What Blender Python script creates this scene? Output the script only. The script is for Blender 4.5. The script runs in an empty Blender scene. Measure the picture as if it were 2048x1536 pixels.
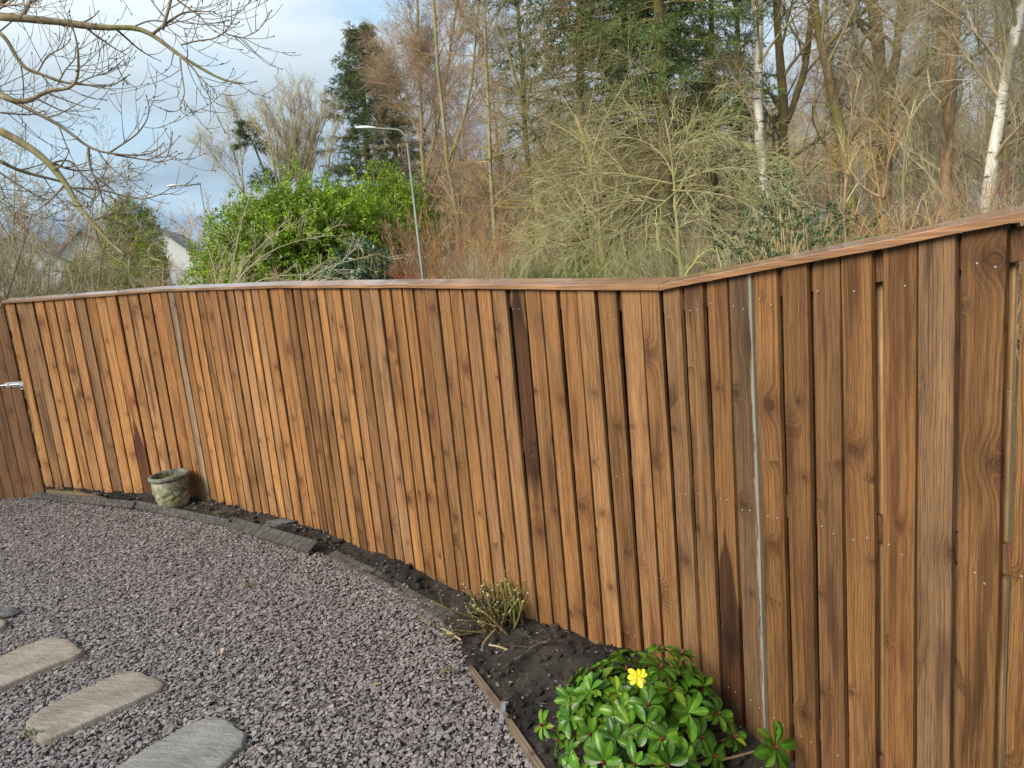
import bpy, math, random
import numpy as np
from mathutils import Matrix, Vector

# ------------------------------------------------------------------ camera, world, sun
scene = bpy.context.scene
COL = scene.collection
F, PITCH, ROLL, CZ = 1450.0, math.radians(10.4), math.radians(5.5), 2.05
cp, sp, cr, sr = math.cos(PITCH), math.sin(PITCH), math.cos(ROLL), math.sin(ROLL)
fwd = Vector((0, cp, -sp)); U0 = Vector((0, sp, cp)); X0 = Vector((1, 0, 0))
right = X0*cr - U0*sr; up = X0*sr + U0*cr
cam_data = bpy.data.cameras.new('camera'); cam = bpy.data.objects.new('camera', cam_data); COL.objects.link(cam)
cam_data.sensor_width = 36; cam_data.lens = F/2048*36; cam_data.clip_end = 5000; cam_data.clip_start = 0.05
cam.matrix_world = Matrix(((right.x, up.x, -fwd.x, 0), (right.y, up.y, -fwd.y, 0), (right.z, up.z, -fwd.z, CZ), (0, 0, 0, 1)))
scene.camera = cam

SUN_EL, SUN_AZ = math.radians(36), math.radians(226)          # azimuth clockwise from +Y (behind the camera, to the left)
world = bpy.data.worlds.new("World"); scene.world = world; world.use_nodes = True
wn = world.node_tree; wn.nodes.clear()

class NT:
    """short hand for building node trees"""
    def __init__(s, nt): s.nt = nt
    def n(s, kind, _out=0, _props=None, **ins):
        nd = s.nt.nodes.new(kind)
        for k, v in (_props or {}).items(): setattr(nd, k, v)
        for k, v in ins.items():
            key = int(k[1:]) if k[0] == 'i' and k[1:].isdigit() else k.replace('_', ' ')
            sock = nd.inputs[key]
            if isinstance(v, bpy.types.NodeSocket): s.nt.links.new(v, sock)
            else: sock.default_value = v
        return nd.outputs[_out] if _out is not None else nd
    def m(s, op, a, b=0.0, c=0.0, clamp=False):
        return s.n('ShaderNodeMath', 0, {'operation': op, 'use_clamp': clamp}, i0=a, i1=b, i2=c)
    def vm(s, op, a, b=(0, 0, 0), out=0):
        return s.n('ShaderNodeVectorMath', out, {'operation': op}, i0=a, i1=b)
    def xyz(s, v):
        nd = s.nt.nodes.new('ShaderNodeSeparateXYZ'); s.nt.links.new(v, nd.inputs[0]); return nd.outputs
    def vec(s, x=0.0, y=0.0, z=0.0):
        return s.n('ShaderNodeCombineXYZ', 0, None, i0=x, i1=y, i2=z)
    def noise(s, v, scale=1.0, detail=2.0, rough=0.5, out=0):
        return s.n('ShaderNodeTexNoise', out, None, Vector=v, Scale=scale, Detail=detail, Roughness=rough)
    def ramp(s, f, stops, interp='LINEAR'):
        nd = s.nt.nodes.new('ShaderNodeValToRGB'); s.nt.links.new(f, nd.inputs[0]); e = nd.color_ramp.elements
        nd.color_ramp.interpolation = interp
        while len(e) < len(stops): e.new(0.5)
        for el, (p, c) in zip(e, stops):
            el.position = p; el.color = (c, c, c, 1) if not hasattr(c, '__len__') else (*c, 1)
        return nd.outputs[0]
    def mix(s, f, a, b, mode='MIX'):
        nd = s.nt.nodes.new('ShaderNodeMix'); nd.data_type = 'RGBA'; nd.blend_type = mode
        for sock, v in ((nd.inputs[0], f), (nd.inputs[6], a), (nd.inputs[7], b)):
            if isinstance(v, bpy.types.NodeSocket): s.nt.links.new(v, sock)
            else: sock.default_value = v if not hasattr(v, '__len__') or len(v) == 4 else (*v, 1)
        return nd.outputs[2]

w = NT(wn)
sky = w.n('ShaderNodeTexSky', 0, {'sky_type': 'NISHITA', 'sun_disc': False, 'sun_elevation': SUN_EL, 'sun_rotation': SUN_AZ, 'ozone_density': 2.0})
wdir = w.n('ShaderNodeTexCoord', 0)
wx = w.xyz(wdir)
cn1 = w.noise(w.vm('MULTIPLY', wdir, (1.0, 1.0, 3.2)), 2.6, 7, 0.55)
cn2 = w.noise(w.vm('MULTIPLY', wdir, (1.2, 1.2, 7.0)), 2.2, 5, 0.5)
cover = w.ramp(w.m('ADD', cn1, w.m('MULTIPLY', w.m('SUBTRACT', 0.30, wx[2]), 0.35)), [(0.37, 0.0), (0.53, 1.0)])
elev = w.m('ADD', wx[2], w.m('MULTIPLY', w.m('SUBTRACT', cn2, 0.5), 0.16))
bank = w.ramp(elev, [(0.0, (1.7, 2.6, 3.6)), (0.05, (1.6, 2.5, 3.6)), (0.09, (3.6, 4.8, 5.9)), (0.125, (2.6, 3.5, 4.4)), (0.22, (4.2, 5.0, 5.6)), (0.32, (6.3, 7.0, 7.4)), (0.5, (7.0, 7.5, 7.8))])
hazed = w.mix(0.55, sky, (4.6, 6.6, 8.0))
skycol = w.mix(cover, hazed, bank)
bg = w.n('ShaderNodeBackground', 0, None, Color=skycol, Strength=0.1)
w.n('ShaderNodeOutputWorld', None, None, Surface=bg)

sun_data = bpy.data.lights.new('sun', 'SUN'); sun = bpy.data.objects.new('sun', sun_data); COL.objects.link(sun)
sun_data.energy = 3.2; sun_data.angle = math.radians(32); sun_data.color = (1.0, 0.93, 0.82)
sun.location = (3, -10, 15)
sd = Vector((math.sin(SUN_AZ)*math.cos(SUN_EL), math.cos(SUN_AZ)*math.cos(SUN_EL), math.sin(SUN_EL)))
sun.rotation_euler = sd.to_track_quat('Z', 'Y').to_euler()
scene.view_settings.view_transform = 'Standard'; scene.view_settings.look = 'None'
scene.view_settings.exposure = 0.64; scene.view_settings.gamma = 1.0

# ------------------------------------------------------------------ geometry helpers
def ray(px, py):
    u = (px-1024)/F; v = -(py-768)/F
    x = u*cr + v*sr; y = -u*sr + v*cr
    return np.array([x, cp + y*sp, -sp + y*cp])
def at(px, py, d):
    """the point at horizontal distance d in the direction of a pixel of the 2048 x 1536 photograph"""
    r = ray(px, py); return np.array([0, 0, CZ]) + r*d/math.hypot(r[0], r[1])
def ong(px, py, z=0.0):
    r = ray(px, py); t = (z-CZ)/r[2]; return np.array([0, 0, CZ]) + r*t
def nrm(v): return v/np.maximum(np.linalg.norm(v, axis=-1, keepdims=True), 1e-9)

class MB:
    """mesh collector: verts, polygons of any size, one colour attribute"""
    def __init__(s): s.v = []; s.f = []; s.c = []; s.n = 0; s.m = []
    def add(s, v, faces, col=None, mat=0):
        v = np.asarray(v, float).reshape(-1, 3)
        for f in faces: 
            f = np.asarray(f, np.int64)
            if f.ndim == 1: f = f[None]
            s.f.append(f + s.n); s.m.append(np.full(len(f), mat))
        s.v.append(v); s.n += len(v)
        c = np.ones((len(v), 3)) if col is None else np.broadcast_to(np.asarray(col, float), (len(v), 3))
        s.c.append(c)
    def build(s, name, mat, parent=None, smooth=False, loc=None):
        me = bpy.data.meshes.new(name)
        v = np.concatenate(s.v); 
        if loc is not None: v = v - np.asarray(loc, float)
        loops = np.concatenate([f.ravel() for f in s.f]); tot = np.concatenate([np.full(len(f), f.shape[1]) for f in s.f])
        me.vertices.add(len(v)); me.vertices.foreach_set('co', v.astype(np.float32).ravel())
        me.loops.add(len(loops)); me.loops.foreach_set('vertex_index', loops.astype(np.int32))
        me.polygons.add(len(tot)); st = np.concatenate([[0], np.cumsum(tot)[:-1]])
        me.polygons.foreach_set('loop_start', st.astype(np.int32))
        me.polygons.foreach_set('use_smooth', np.full(len(tot), bool(smooth)))
        mats = mat if isinstance(mat, (list, tuple)) else [mat]
        for q in mats: me.materials.append(q)
        if len(mats) > 1: me.polygons.foreach_set('material_index', np.concatenate(s.m).astype(np.int32))
        a = me.color_attributes.new('tint', 'FLOAT_COLOR', 'POINT')
        c = np.concatenate(s.c); a.data.foreach_set('color', np.concatenate([c, np.ones((len(c), 1))], 1).astype(np.float32).ravel())
        me.update(calc_edges=True); me.validate()
        o = bpy.data.objects.new(name, me); COL.objects.link(o)
        if parent is not None: o.parent = parent
        if loc is not None: o.location = loc
        return o

def tag(o, label, cat, group=None, kind=None):
    if label: o['label'] = label
    if cat: o['category'] = cat
    if group: o['group'] = group
    if kind: o['kind'] = kind
    return o
def empty(name, loc, label, cat, group=None):
    o = bpy.data.objects.new(name, None); COL.objects.link(o); o.location = loc; o.empty_display_size = 0.2
    return tag(o, label, cat, group)
def local(o, part):
    """keep a part built in world coordinates where it is, under its thing at o.location"""
    part.data.transform(Matrix.Translation(-o.location)); part.parent = o; return part
def copy_thing(root, loc, rot=0, scale=1, label=None):
    r = root.copy(); COL.objects.link(r); r.location = loc; r.rotation_euler = (0, 0, rot); r.scale = (scale,)*3
    if label: r['label'] = label
    for ch in root.children:
        c = ch.copy(); COL.objects.link(c); c.parent = r
    return r

def tube_batch(mb, P, R, sides=3, col=None, cap=True):
    """P (K,N,3) polylines, R (K,N) radii"""
    P = np.asarray(P, float); R = np.asarray(R, float)
    if P.ndim == 2: P = P[None]; R = R[None]
    K, N, _ = P.shape
    T = np.empty_like(P); T[:, 1:-1] = P[:, 2:]-P[:, :-2]; T[:, 0] = P[:, 1]-P[:, 0]; T[:, -1] = P[:, -1]-P[:, -2]
    T = nrm(T); axis = nrm(P[:, -1]-P[:, 0])
    ref = np.where(np.abs(axis[:, 2:3]) > 0.8, np.array([[1., 0, 0]]), np.array([[0, 0, 1.]]))[:, None, :]
    A = nrm(np.cross(T, ref)); B = np.cross(T, A)
    th = np.arange(sides)*2*math.pi/sides
    V = P[:, :, None, :] + R[:, :, None, None]*(np.cos(th)[None, None, :, None]*A[:, :, None, :] + np.sin(th)[None, None, :, None]*B[:, :, None, :])
    idx = np.arange(K*N*sides).reshape(K, N, sides)
    q = np.stack([idx[:, :-1], np.roll(idx, -1, 2)[:, :-1], np.roll(idx, -1, 2)[:, 1:], idx[:, 1:]], -1).reshape(-1, 4)
    faces = [q]
    if cap: faces.append(idx[:, -1, :].reshape(K, sides)); faces.append(idx[:, 0, ::-1].reshape(K, sides))
    c = None
    if col is not None:
        col = np.asarray(col, float)
        c = np.repeat(np.broadcast_to(col, (K, 3)), N*sides, axis=0)
    mb.add(V.reshape(-1, 3), faces, c)

def resample(pts, n):
    pts = np.asarray(pts, float); s = np.concatenate([[0], np.cumsum(np.linalg.norm(np.diff(pts, axis=0), axis=1))]); t = np.linspace(0, s[-1], n)
    # Catmull-like smoothing through cubic interpolation of a dense linear resample
    out = np.stack([np.interp(t, s, pts[:, k]) for k in range(pts.shape[1])], 1)
    if n > 4:
        for _ in range(2): out[1:-1] = 0.25*out[:-2] + 0.5*out[1:-1] + 0.25*out[2:]
    return out

def grow(rng, P, R, n, length, angle, t0=0.2, t1=1.0, N=5, wig=0.15, rise=0.0, curl=0.0, rratio=0.55, rmin=0.003, rel=False, taper=0.5, flat=0.0):
    """children of every polyline in P: returns (K,N,3),(K,N)"""
    M, NP, _ = P.shape
    k = np.repeat(np.arange(M), n); K = len(k)
    t = t0 + (t1-t0)*((np.tile(np.arange(n), M) + rng.random(K))/n)
    f = t*(NP-1); i = np.minimum(f.astype(int), NP-2); fr = (f-i)[:, None]
    pos = P[k, i]*(1-fr) + P[k, i+1]*fr; tan = nrm(P[k, i+1]-P[k, i]); r0 = R[k, i]*(1-fr[:, 0]) + R[k, i+1]*fr[:, 0]
    rnd = rng.normal(size=(K, 3)); rnd[:, 2] *= (1-flat); perp = nrm(rnd - tan*np.sum(rnd*tan, 1, keepdims=True))
    a = (angle*(0.7+0.6*rng.random(K)))[:, None]
    d = nrm(tan*np.cos(a) + perp*np.sin(a) + np.array([0, 0, rise]))
    L = length*(0.6+0.8*rng.random(K))*(1-taper*t)
    if rel: L = L*np.linalg.norm(P[k, -1]-P[k, 0], axis=1)
    Q = np.empty((K, N, 3)); Q[:, 0] = pos; st = (L/(N-1))[:, None]
    for j in range(1, N):
        Q[:, j] = Q[:, j-1] + d*st
        d = nrm(d + wig*rng.normal(size=(K, 3)) + np.array([0, 0, curl]))
    rr = np.maximum(r0*rratio, rmin)[:, None]; tt = np.linspace(0, 1, N)[None]
    return Q, np.maximum(rr*(1-0.75*tt), rmin*0.6)

def leaf_batch(mb, C, D, Nn, L, W, col, fold=0.25, droop=0.0):
    """K leaves: base C, direction D, normal Nn; 6 verts, folded along the midrib"""
    D = nrm(D); S = nrm(np.cross(D, Nn)); Nn = np.cross(S, D); L = np.asarray(L)[:, None]; W = np.asarray(W)[:, None]
    b = C; m1 = C + D*L*0.5 - Nn*L*droop*0.3; tip = C + D*L - Nn*L*droop
    l = C + D*L*0.45 + S*W*0.5 + Nn*W*fold; r = C + D*L*0.45 - S*W*0.5 + Nn*W*fold
    V = np.stack([b, l, m1, r, tip], 1); K = len(C); i = (np.arange(K)*5)[:, None]
    fs = np.concatenate([i+np.array([[0, 2, 1]]), i+np.array([[1, 2, 4]]), i+np.array([[0, 3, 2]]), i+np.array([[3, 4, 2]])])
    mb.add(V.reshape(-1, 3), [fs], np.repeat(np.broadcast_to(col, (K, 3)), 5, axis=0))

def needle_batch(mb, C, D, L, W, col, rng):
    D = nrm(D); S = nrm(np.cross(D, rng.normal(size=D.shape))); K = len(C)
    V = np.stack([C + S*W*0.5, C - S*W*0.5, C + D*np.asarray(L)[:, None]], 1); i = np.arange(K*3).reshape(K, 3)
    mb.add(V.reshape(-1, 3), [i], np.repeat(np.broadcast_to(col, (K, 3)), 3, axis=0))

def box(mb, c, s, ax=None, bev=0.0, col=None):
    """box with chamfered long edges; ax = 3 axis vectors"""
    c = np.asarray(c, float); h = np.asarray(s, float)/2
    ax = np.eye(3) if ax is None else np.asarray(ax, float)
    b = min(bev, h[0]*0.9, h[1]*0.9, h[2]*0.9)
    if b <= 0:
        V = np.array([[x, y, z] for x in (-1, 1) for y in (-1, 1) for z in (-1, 1)], float)*h
        fs = np.array([[0, 1, 3, 2], [4, 6, 7, 5], [0, 4, 5, 1], [2, 3, 7, 6], [0, 2, 6, 4], [1, 5, 7, 3]])
        mb.add(c + V@ax, [fs], col); return
    # full chamfer: 24 verts
    V = []; key = {}
    for sx in (-1, 1):
        for sy in (-1, 1):
            for sz in (-1, 1):
                for k in range(3):
                    p = h*np.array([sx, sy, sz]); q = p - b*np.array([sx, sy, sz]); q[k] = p[k]
                    key[(sx, sy, sz, k)] = len(V); V.append(q)
    fs4 = []; fs3 = []
    for k in range(3):
        a, d = [(1, 2), (2, 0), (0, 1)][k]
        for sg in (-1, 1):
            quad = []
            for (u, v) in ((-1, -1), (1, -1), (1, 1), (-1, 1)):
                t = [0, 0, 0]; t[k] = sg; t[a] = u; t[d] = v; quad.append(key[(*t, k)])
            fs4.append(quad if sg > 0 else quad[::-1])
        for u in (-1, 1):
            for v in (-1, 1):
                e = []
                for sg in (-1, 1):
                    t = [0, 0, 0]; t[k] = sg; t[a] = u; t[d] = v; e.append((key[(*t, a)], key[(*t, d)]))
                quad = [e[0][0], e[1][0], e[1][1], e[0][1]]
                fs4.append(quad if u*v < 0 else quad[::-1])
    for sx in (-1, 1):
        for sy in (-1, 1):
            for sz in (-1, 1):
                tri = [key[(sx, sy, sz, k)] for k in range(3)]
                fs3.append(tri if sx*sy*sz > 0 else tri[::-1])
    mb.add(c + np.array(V)@ax, [np.array(fs4), np.array(fs3)], col)

def inpoly(p, poly):
    x, y = p[:, 0], p[:, 1]; inside = np.zeros(len(p), bool); j = len(poly)-1
    for i in range(len(poly)):
        xi, yi = poly[i]; xj, yj = poly[j]
        cnd = ((yi > y) != (yj > y)) & (x < (xj-xi)*(y-yi)/(yj-yi+1e-12)+xi); inside ^= cnd; j = i
    return inside

def lattice_noise(seed, n=64):
    g = np.random.default_rng(seed).random((n, n))
    def f(x, y):
        xi = np.floor(x).astype(int); yi = np.floor(y).astype(int); fx = x-xi; fy = y-yi; fx = fx*fx*(3-2*fx); fy = fy*fy*(3-2*fy)
        a = g[xi % n, yi % n]; b = g[(xi+1) % n, yi % n]; c = g[xi % n, (yi+1) % n]; d = g[(xi+1) % n, (yi+1) % n]
        return (a*(1-fx)+b*fx)*(1-fy)+(c*(1-fx)+d*fx)*fy
    return f
NZ = [lattice_noise(i) for i in range(5)]
def fbm(x, y, s, o=4, k=0):
    v = 0; a = 0.5
    for i in range(o): v = v + a*(NZ[(i+k) % 5](x*s, y*s)-0.5); s *= 2.1; a *= 0.5
    return v

# ------------------------------------------------------------------ materials
def new_mat(name):
    m = bpy.data.materials.new(name); m.use_nodes = True; m.node_tree.nodes.clear(); return m, NT(m.node_tree)
def finish(t, color, rough=0.7, bump=None, bstr=0.3, bdist=0.01, spec=0.4, trans=0.0, metallic=0.0, coat=0.0):
    kw = {}
    if bump is not None:
        kw['Normal'] = t.n('ShaderNodeBump', 0, None, Strength=bstr, Distance=bdist, Height=bump)
    b = t.n('ShaderNodeBsdfPrincipled', 0, None, Base_Color=color if isinstance(color, bpy.types.NodeSocket) else (*color, 1), Roughness=rough, Metallic=metallic, **kw)
    nd = b.node; nd.inputs['Specular IOR Level'].default_value = spec; nd.inputs['Coat Weight'].default_value = coat
    out = b
    if trans > 0:
        tr = t.n('ShaderNodeBsdfTranslucent', 0, None, Color=color if isinstance(color, bpy.types.NodeSocket) else (*color, 1))
        out = t.n('ShaderNodeMixShader', 0, None, i0=trans, i1=b, i2=tr)
    t.n('ShaderNodeOutputMaterial', None, None, Surface=out)
def tintcol(t): return t.n('ShaderNodeVertexColor', 0, {'layer_name': 'tint'})
def objc(t): return t.n('ShaderNodeTexCoord', 3)
def geop(t): return t.n('ShaderNodeNewGeometry', 0)
def oattr(t, name): return t.n('ShaderNodeAttribute', 2, {'attribute_type': 'OBJECT', 'attribute_name': name})

def wood_mat(name, light, dark, per_object=True, rough=0.62):
    m, t = new_mat(name)
    rnd = t.n('ShaderNodeObjectInfo', 5)
    co = t.vm('ADD', objc(t), t.vec(t.m('MULTIPLY', rnd, 37.0), t.m('MULTIPLY', rnd, 11.0), t.m('MULTIPLY', rnd, 91.0)))
    x, y, z = t.xyz(co)
    xo, yo, zo = t.xyz(objc(t))
    xs = t.m('ADD', x, t.m('MULTIPLY', y, 0.8))
    kv = t.vec(t.m('MULTIPLY', xs, 6.0), 0.0, t.m('MULTIPLY', z, 2.7))
    vor = t.n('ShaderNodeTexVoronoi', None, {'voronoi_dimensions': '3D', 'feature': 'F1'}, Vector=kv, Scale=1.0, Randomness=0.95)
    vpos = vor.outputs['Position']; vcol = t.xyz(vor.outputs['Color'])
    dlt = t.xyz(t.vm('SUBTRACT', kv, vpos))
    dx = t.m('DIVIDE', dlt[0], 6.0); dz = t.m('DIVIDE', dlt[2], 2.7)
    dx2 = t.m('MULTIPLY', dx, 0.85)
    r = t.m('SQRT', t.m('ADD', t.m('MULTIPLY', dx2, dx2), t.m('MULTIPLY', dz, dz)))
    gate = t.m('GREATER_THAN', vcol[0], 0.30)
    size = t.m('ADD', 0.005, t.m('MULTIPLY', t.m('MULTIPLY', vcol[1], vcol[1]), 0.017))
    rn = t.m('DIVIDE', r, size)
    infl = t.m('MULTIPLY', gate, t.m('EXPONENT', t.m('MULTIPLY', t.m('MULTIPLY', rn, rn), -0.16)))
    warp = t.m('MULTIPLY', t.m('SUBTRACT', t.noise(t.vec(t.m('MULTIPLY', x, 3.0), 0.0, t.m('MULTIPLY', z, 1.3)), 1.0, 3), 0.5), 0.06)
    u = t.m('ADD', t.m('ADD', xo, t.m('MULTIPLY', yo, 0.8)), warp)
    g = t.m('ADD', t.m('MULTIPLY', u, t.m('SUBTRACT', 1.0, infl)), t.m('MULTIPLY', r, t.m('MULTIPLY', infl, 1.3)))
    grain = t.noise(t.vec(t.m('MULTIPLY', g, 170.0), t.m('ADD', y, t.m('MULTIPLY', rnd, 53.0)), t.m('MULTIPLY', z, 0.8)), 1.0, 3, 0.6)
    fine = t.noise(t.vec(t.m('MULTIPLY', xs, 420.0), y, t.m('MULTIPLY', z, 14.0)), 1.0, 2, 0.6)
    saw = t.noise(t.vec(t.m('MULTIPLY', xs, 60.0), t.m('MULTIPLY', y, 60.0), t.m('MULTIPLY', z, 160.0)), 1.0, 2, 0.7)
    broad = t.noise(t.vec(t.m('MULTIPLY', xs, 9.0), y, t.m('MULTIPLY', z, 1.1)), 1.0, 3, 0.55)
    gr = t.ramp(t.m('ADD', t.m('MULTIPLY', grain, 0.6), t.m('MULTIPLY', fine, 0.4)), [(0.40, 0.0), (0.58, 1.0)])
    base = t.mix(gr, dark, light)
    # stained heartwood tongues
    tongue = t.ramp(t.noise(t.vec(t.m('MULTIPLY', xs, 14.0), 3.0, t.m('MULTIPLY', z, 1.7)), 1.0, 2), [(0.58, 0.0), (0.68, 1.0)])
    base = t.mix(t.m('MULTIPLY', tongue, 0.5), base, t.mix(0.5, base, (dark[0]*0.62, dark[1]*0.55, dark[2]*0.5), 'MULTIPLY'), 'MIX')
    base = t.mix(t.m('MULTIPLY', tongue, 0.55), base, (dark[0]*0.62, dark[1]*0.55, dark[2]*0.5))
    bl = t.ramp(broad, [(0.3, 0.50), (0.46, 0.93), (0.7, 1.2)])
    base = t.mix(1.0, base, bl, 'MULTIPLY')
    crk = t.noise(t.vec(t.m('MULTIPLY', t.m('ADD', xo, t.m('MULTIPLY', warp, 0.4)), 210.0), t.m('ADD', y, t.m('MULTIPLY', rnd, 71.0)), t.m('MULTIPLY', z, 1.6)), 1.0, 2, 0.5)
    base = t.mix(t.m('MULTIPLY', t.ramp(crk, [(0.68, 0), (0.73, 1)]), 0.65), base, (dark[0]*0.35, dark[1]*0.3, dark[2]*0.3))
    # knots: dark halo, ring and paler heart
    halo = t.m('MULTIPLY', gate, t.m('EXPONENT', t.m('MULTIPLY', rn, -0.36)))
    base = t.mix(t.m('MULTIPLY', halo, 0.95), base, (dark[0]*0.5, dark[1]*0.38, dark[2]*0.32))
    ring = t.m('MULTIPLY', gate, t.ramp(rn, [(0.0, 0.7), (0.3, 0.3), (0.6, 0.5), (0.85, 1.0), (1.1, 0.0)]))
    base = t.mix(t.m('MULTIPLY', ring, 0.6), base, (0.06, 0.026, 0.012))
    heart = t.m('MULTIPLY', gate, t.ramp(rn, [(0.0, 1.0), (0.62, 0.8), (0.8, 0.0)]))
    base = t.mix(t.m('MULTIPLY', heart, t.m('MULTIPLY', vcol[2], 0.75)), base, (light[0]*0.55, light[1]*0.42, light[2]*0.36))
    if per_object:
        tone = oattr(t, 'tone'); grey = oattr(t, 'grey'); red = oattr(t, 'red')
        base = t.mix(t.m('MULTIPLY', red, 1.0), base, (0.30, 0.10, 0.035))
        lum = t.n('ShaderNodeRGBToBW', 0, None, Color=base)
        greyc = t.mix(1.0, (1.22, 1.04, 0.76), lum, 'MULTIPLY')
        base = t.mix(grey, base, greyc)
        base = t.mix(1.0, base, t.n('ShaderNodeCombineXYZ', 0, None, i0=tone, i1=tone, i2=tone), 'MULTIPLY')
        # dark heartwood zone between stain_low and stain_high, tapering upward
        slo = oattr(t, 'stain_low'); shi = oattr(t, 'stain_high')
        edge = t.m('MULTIPLY', t.m('SUBTRACT', t.noise(t.vec(t.m('MULTIPLY', x, 30.0), 0.0, t.m('MULTIPLY', z, 3.0)), 1.0, 2), 0.5), 0.25)
        zz = t.m('ADD', zo, edge)
        tap = t.m('DIVIDE', t.m('SUBTRACT', shi, zz), 0.5)                  # narrows over the top half metre
        wid = t.m('SUBTRACT', t.m('MULTIPLY', tap, 0.09), t.m('ABSOLUTE', t.m('ADD', xo, 0.008)))
        msk = t.m('MULTIPLY', t.m('MULTIPLY', t.m('SUBTRACT', zz, slo), 6.0, clamp=True), t.m('MULTIPLY', wid, 110.0, clamp=True))
        base = t.mix(t.m('MULTIPLY', msk, 0.92), base, t.mix(0.93, base, (0.17, 0.11, 0.10), 'MULTIPLY'))
        sp_n = t.noise(t.vec(t.m('MULTIPLY', x, 90.0), y, t.m('MULTIPLY', z, 60.0)), 1.0, 3, 0.7)
        low = t.m('SUBTRACT', 0.62, t.m('MULTIPLY', t.m('SUBTRACT', 0.16, zo), 0.9, clamp=True))
        base = t.mix(t.m('MULTIPLY', t.m('MULTIPLY', t.m('SUBTRACT', sp_n, low), 9.0, clamp=True), t.m('LESS_THAN', zo, 0.22)), base, (0.06, 0.042, 0.03))
        pal = oattr(t, 'pale_edge')
        pe = t.m('MULTIPLY', pal, t.ramp(t.m('ADD', xo, t.m('MULTIPLY', t.m('SUBTRACT', t.noise(t.vec(t.m('MULTIPLY', x, 40.0), 0.0, t.m('MULTIPLY', z, 6.0)), 1.0, 4, 0.7), 0.5), 0.055)), [(0.042, 0.0), (0.046, 1.0)]))
        base = t.mix(t.m('MULTIPLY', pe, 0.5), base, (0.40, 0.41, 0.33))
    h = t.m('ADD', t.m('MULTIPLY', gr, 0.5), t.m('ADD', t.m('MULTIPLY', saw, 0.7), t.m('MULTIPLY', heart, -0.6)))
    rg = t.m('ADD', rough-0.08, t.m('MULTIPLY', broad, 0.2))
    finish(t, base, rg, h, 0.55, 0.0022, spec=0.35)
    return m

M = {}
M['board'] = wood_mat('fence_wood', (0.44, 0.214, 0.071), (0.19, 0.079, 0.024))
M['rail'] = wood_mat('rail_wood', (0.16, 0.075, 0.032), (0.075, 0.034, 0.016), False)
M['back'] = wood_mat('back_board_lit', (0.60, 0.38, 0.19), (0.42, 0.25, 0.12), False)  # paler copy for the end bay: brightness of lit gaps put into the colour
M['back_shaded'] = wood_mat('back_board_shaded', (0.24, 0.12, 0.05), (0.12, 0.055, 0.022), False)  # darker copy for the other bays: shade in the gaps put into the colour

def cap_mat():
    m, t = new_mat('capping_wood'); p = objc(t); x, y, z = t.xyz(p)
    gr = t.noise(t.vec(t.m('MULTIPLY', x, 1.5), t.m('MULTIPLY', y, 130.0), t.m('MULTIPLY', z, 130.0)), 1.0, 3, 0.6)
    br = t.noise(t.vec(t.m('MULTIPLY', x, 3.0), t.m('MULTIPLY', y, 10.0), z), 1.0, 3)
    c = t.mix(t.ramp(gr, [(0.35, 0), (0.65, 1)]), (0.25, 0.12, 0.055), (0.47, 0.25, 0.12))
    c = t.mix(1.0, c, t.ramp(br, [(0.3, 0.6), (0.7, 1.1)]), 'MULTIPLY')
    finish(t, c, t.m('ADD', 0.12, t.m('MULTIPLY', br, 0.25)), gr, 0.12, 0.001, spec=0.7, coat=0.5); return m
M['cap'] = cap_mat()

def bark_mat(name, a, b, scale=10.0, moss=None, birch=False, bump=0.5):
    m, t = new_mat(name); p = geop(t); x, y, z = t.xyz(p)
    n1 = t.noise(t.vec(t.m('MULTIPLY', x, 1.0), y, t.m('MULTIPLY', z, 0.25)), scale, 5, 0.65)
    c = t.mix(t.ramp(n1, [(0.35, 0), (0.65, 1)]), a, b)
    if moss is not None:
        nm = t.noise(p, 1.6, 4, 0.6)
        nx = t.xyz(t.n('ShaderNodeNewGeometry', 1))
        c = t.mix(t.m('MULTIPLY', t.ramp(t.m('ADD', nm, t.m('MULTIPLY', nx[0], -0.08)), [(0.46, 0), (0.6, 1)]), 0.8), c, moss)
    if birch:
        nb = t.noise(t.vec(t.m('MULTIPLY', x, 3.0), t.m('MULTIPLY', y, 3.0), t.m('MULTIPLY', z, 14.0)), 1.0, 4, 0.7)
        c = t.mix(t.ramp(nb, [(0.56, 0), (0.63, 1)]), c, (0.05, 0.04, 0.035))
        nb2 = t.noise(t.vec(t.m('MULTIPLY', x, 2.0), t.m('MULTIPLY', y, 2.0), t.m('MULTIPLY', z, 1.3)), 1.0, 3, 0.6)
        c = t.mix(t.m('MULTIPLY', t.ramp(nb2, [(0.52, 0), (0.62, 1)]), 0.75), c, (0.12, 0.12, 0.05))
    c = t.mix(1.0, c, tintcol(t), 'MULTIPLY')
    finish(t, c, 0.85, n1, bump, 0.02, spec=0.2); return m
def twig_mat(name, a, b, trans=0.0):
    m, t = new_mat(name); n1 = t.noise(geop(t), 2.5, 3, 0.6)
    c = t.mix(1.0, t.mix(t.ramp(n1, [(0.35, 0), (0.65, 1)]), a, b), tintcol(t), 'MULTIPLY')
    finish(t, c, 0.75, spec=0.25, trans=trans); return m
def leaf_mat(name, a, b, rough=0.4, trans=0.25, spec=0.5, scale=1.5):
    m, t = new_mat(name); n1 = t.noise(geop(t), scale, 3, 0.6)
    c = t.mix(1.0, t.mix(t.ramp(n1, [(0.38, 0), (0.62, 1)]), a, b), tintcol(t), 'MULTIPLY')
    finish(t, c, rough, spec=spec, trans=trans); return m
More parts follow.
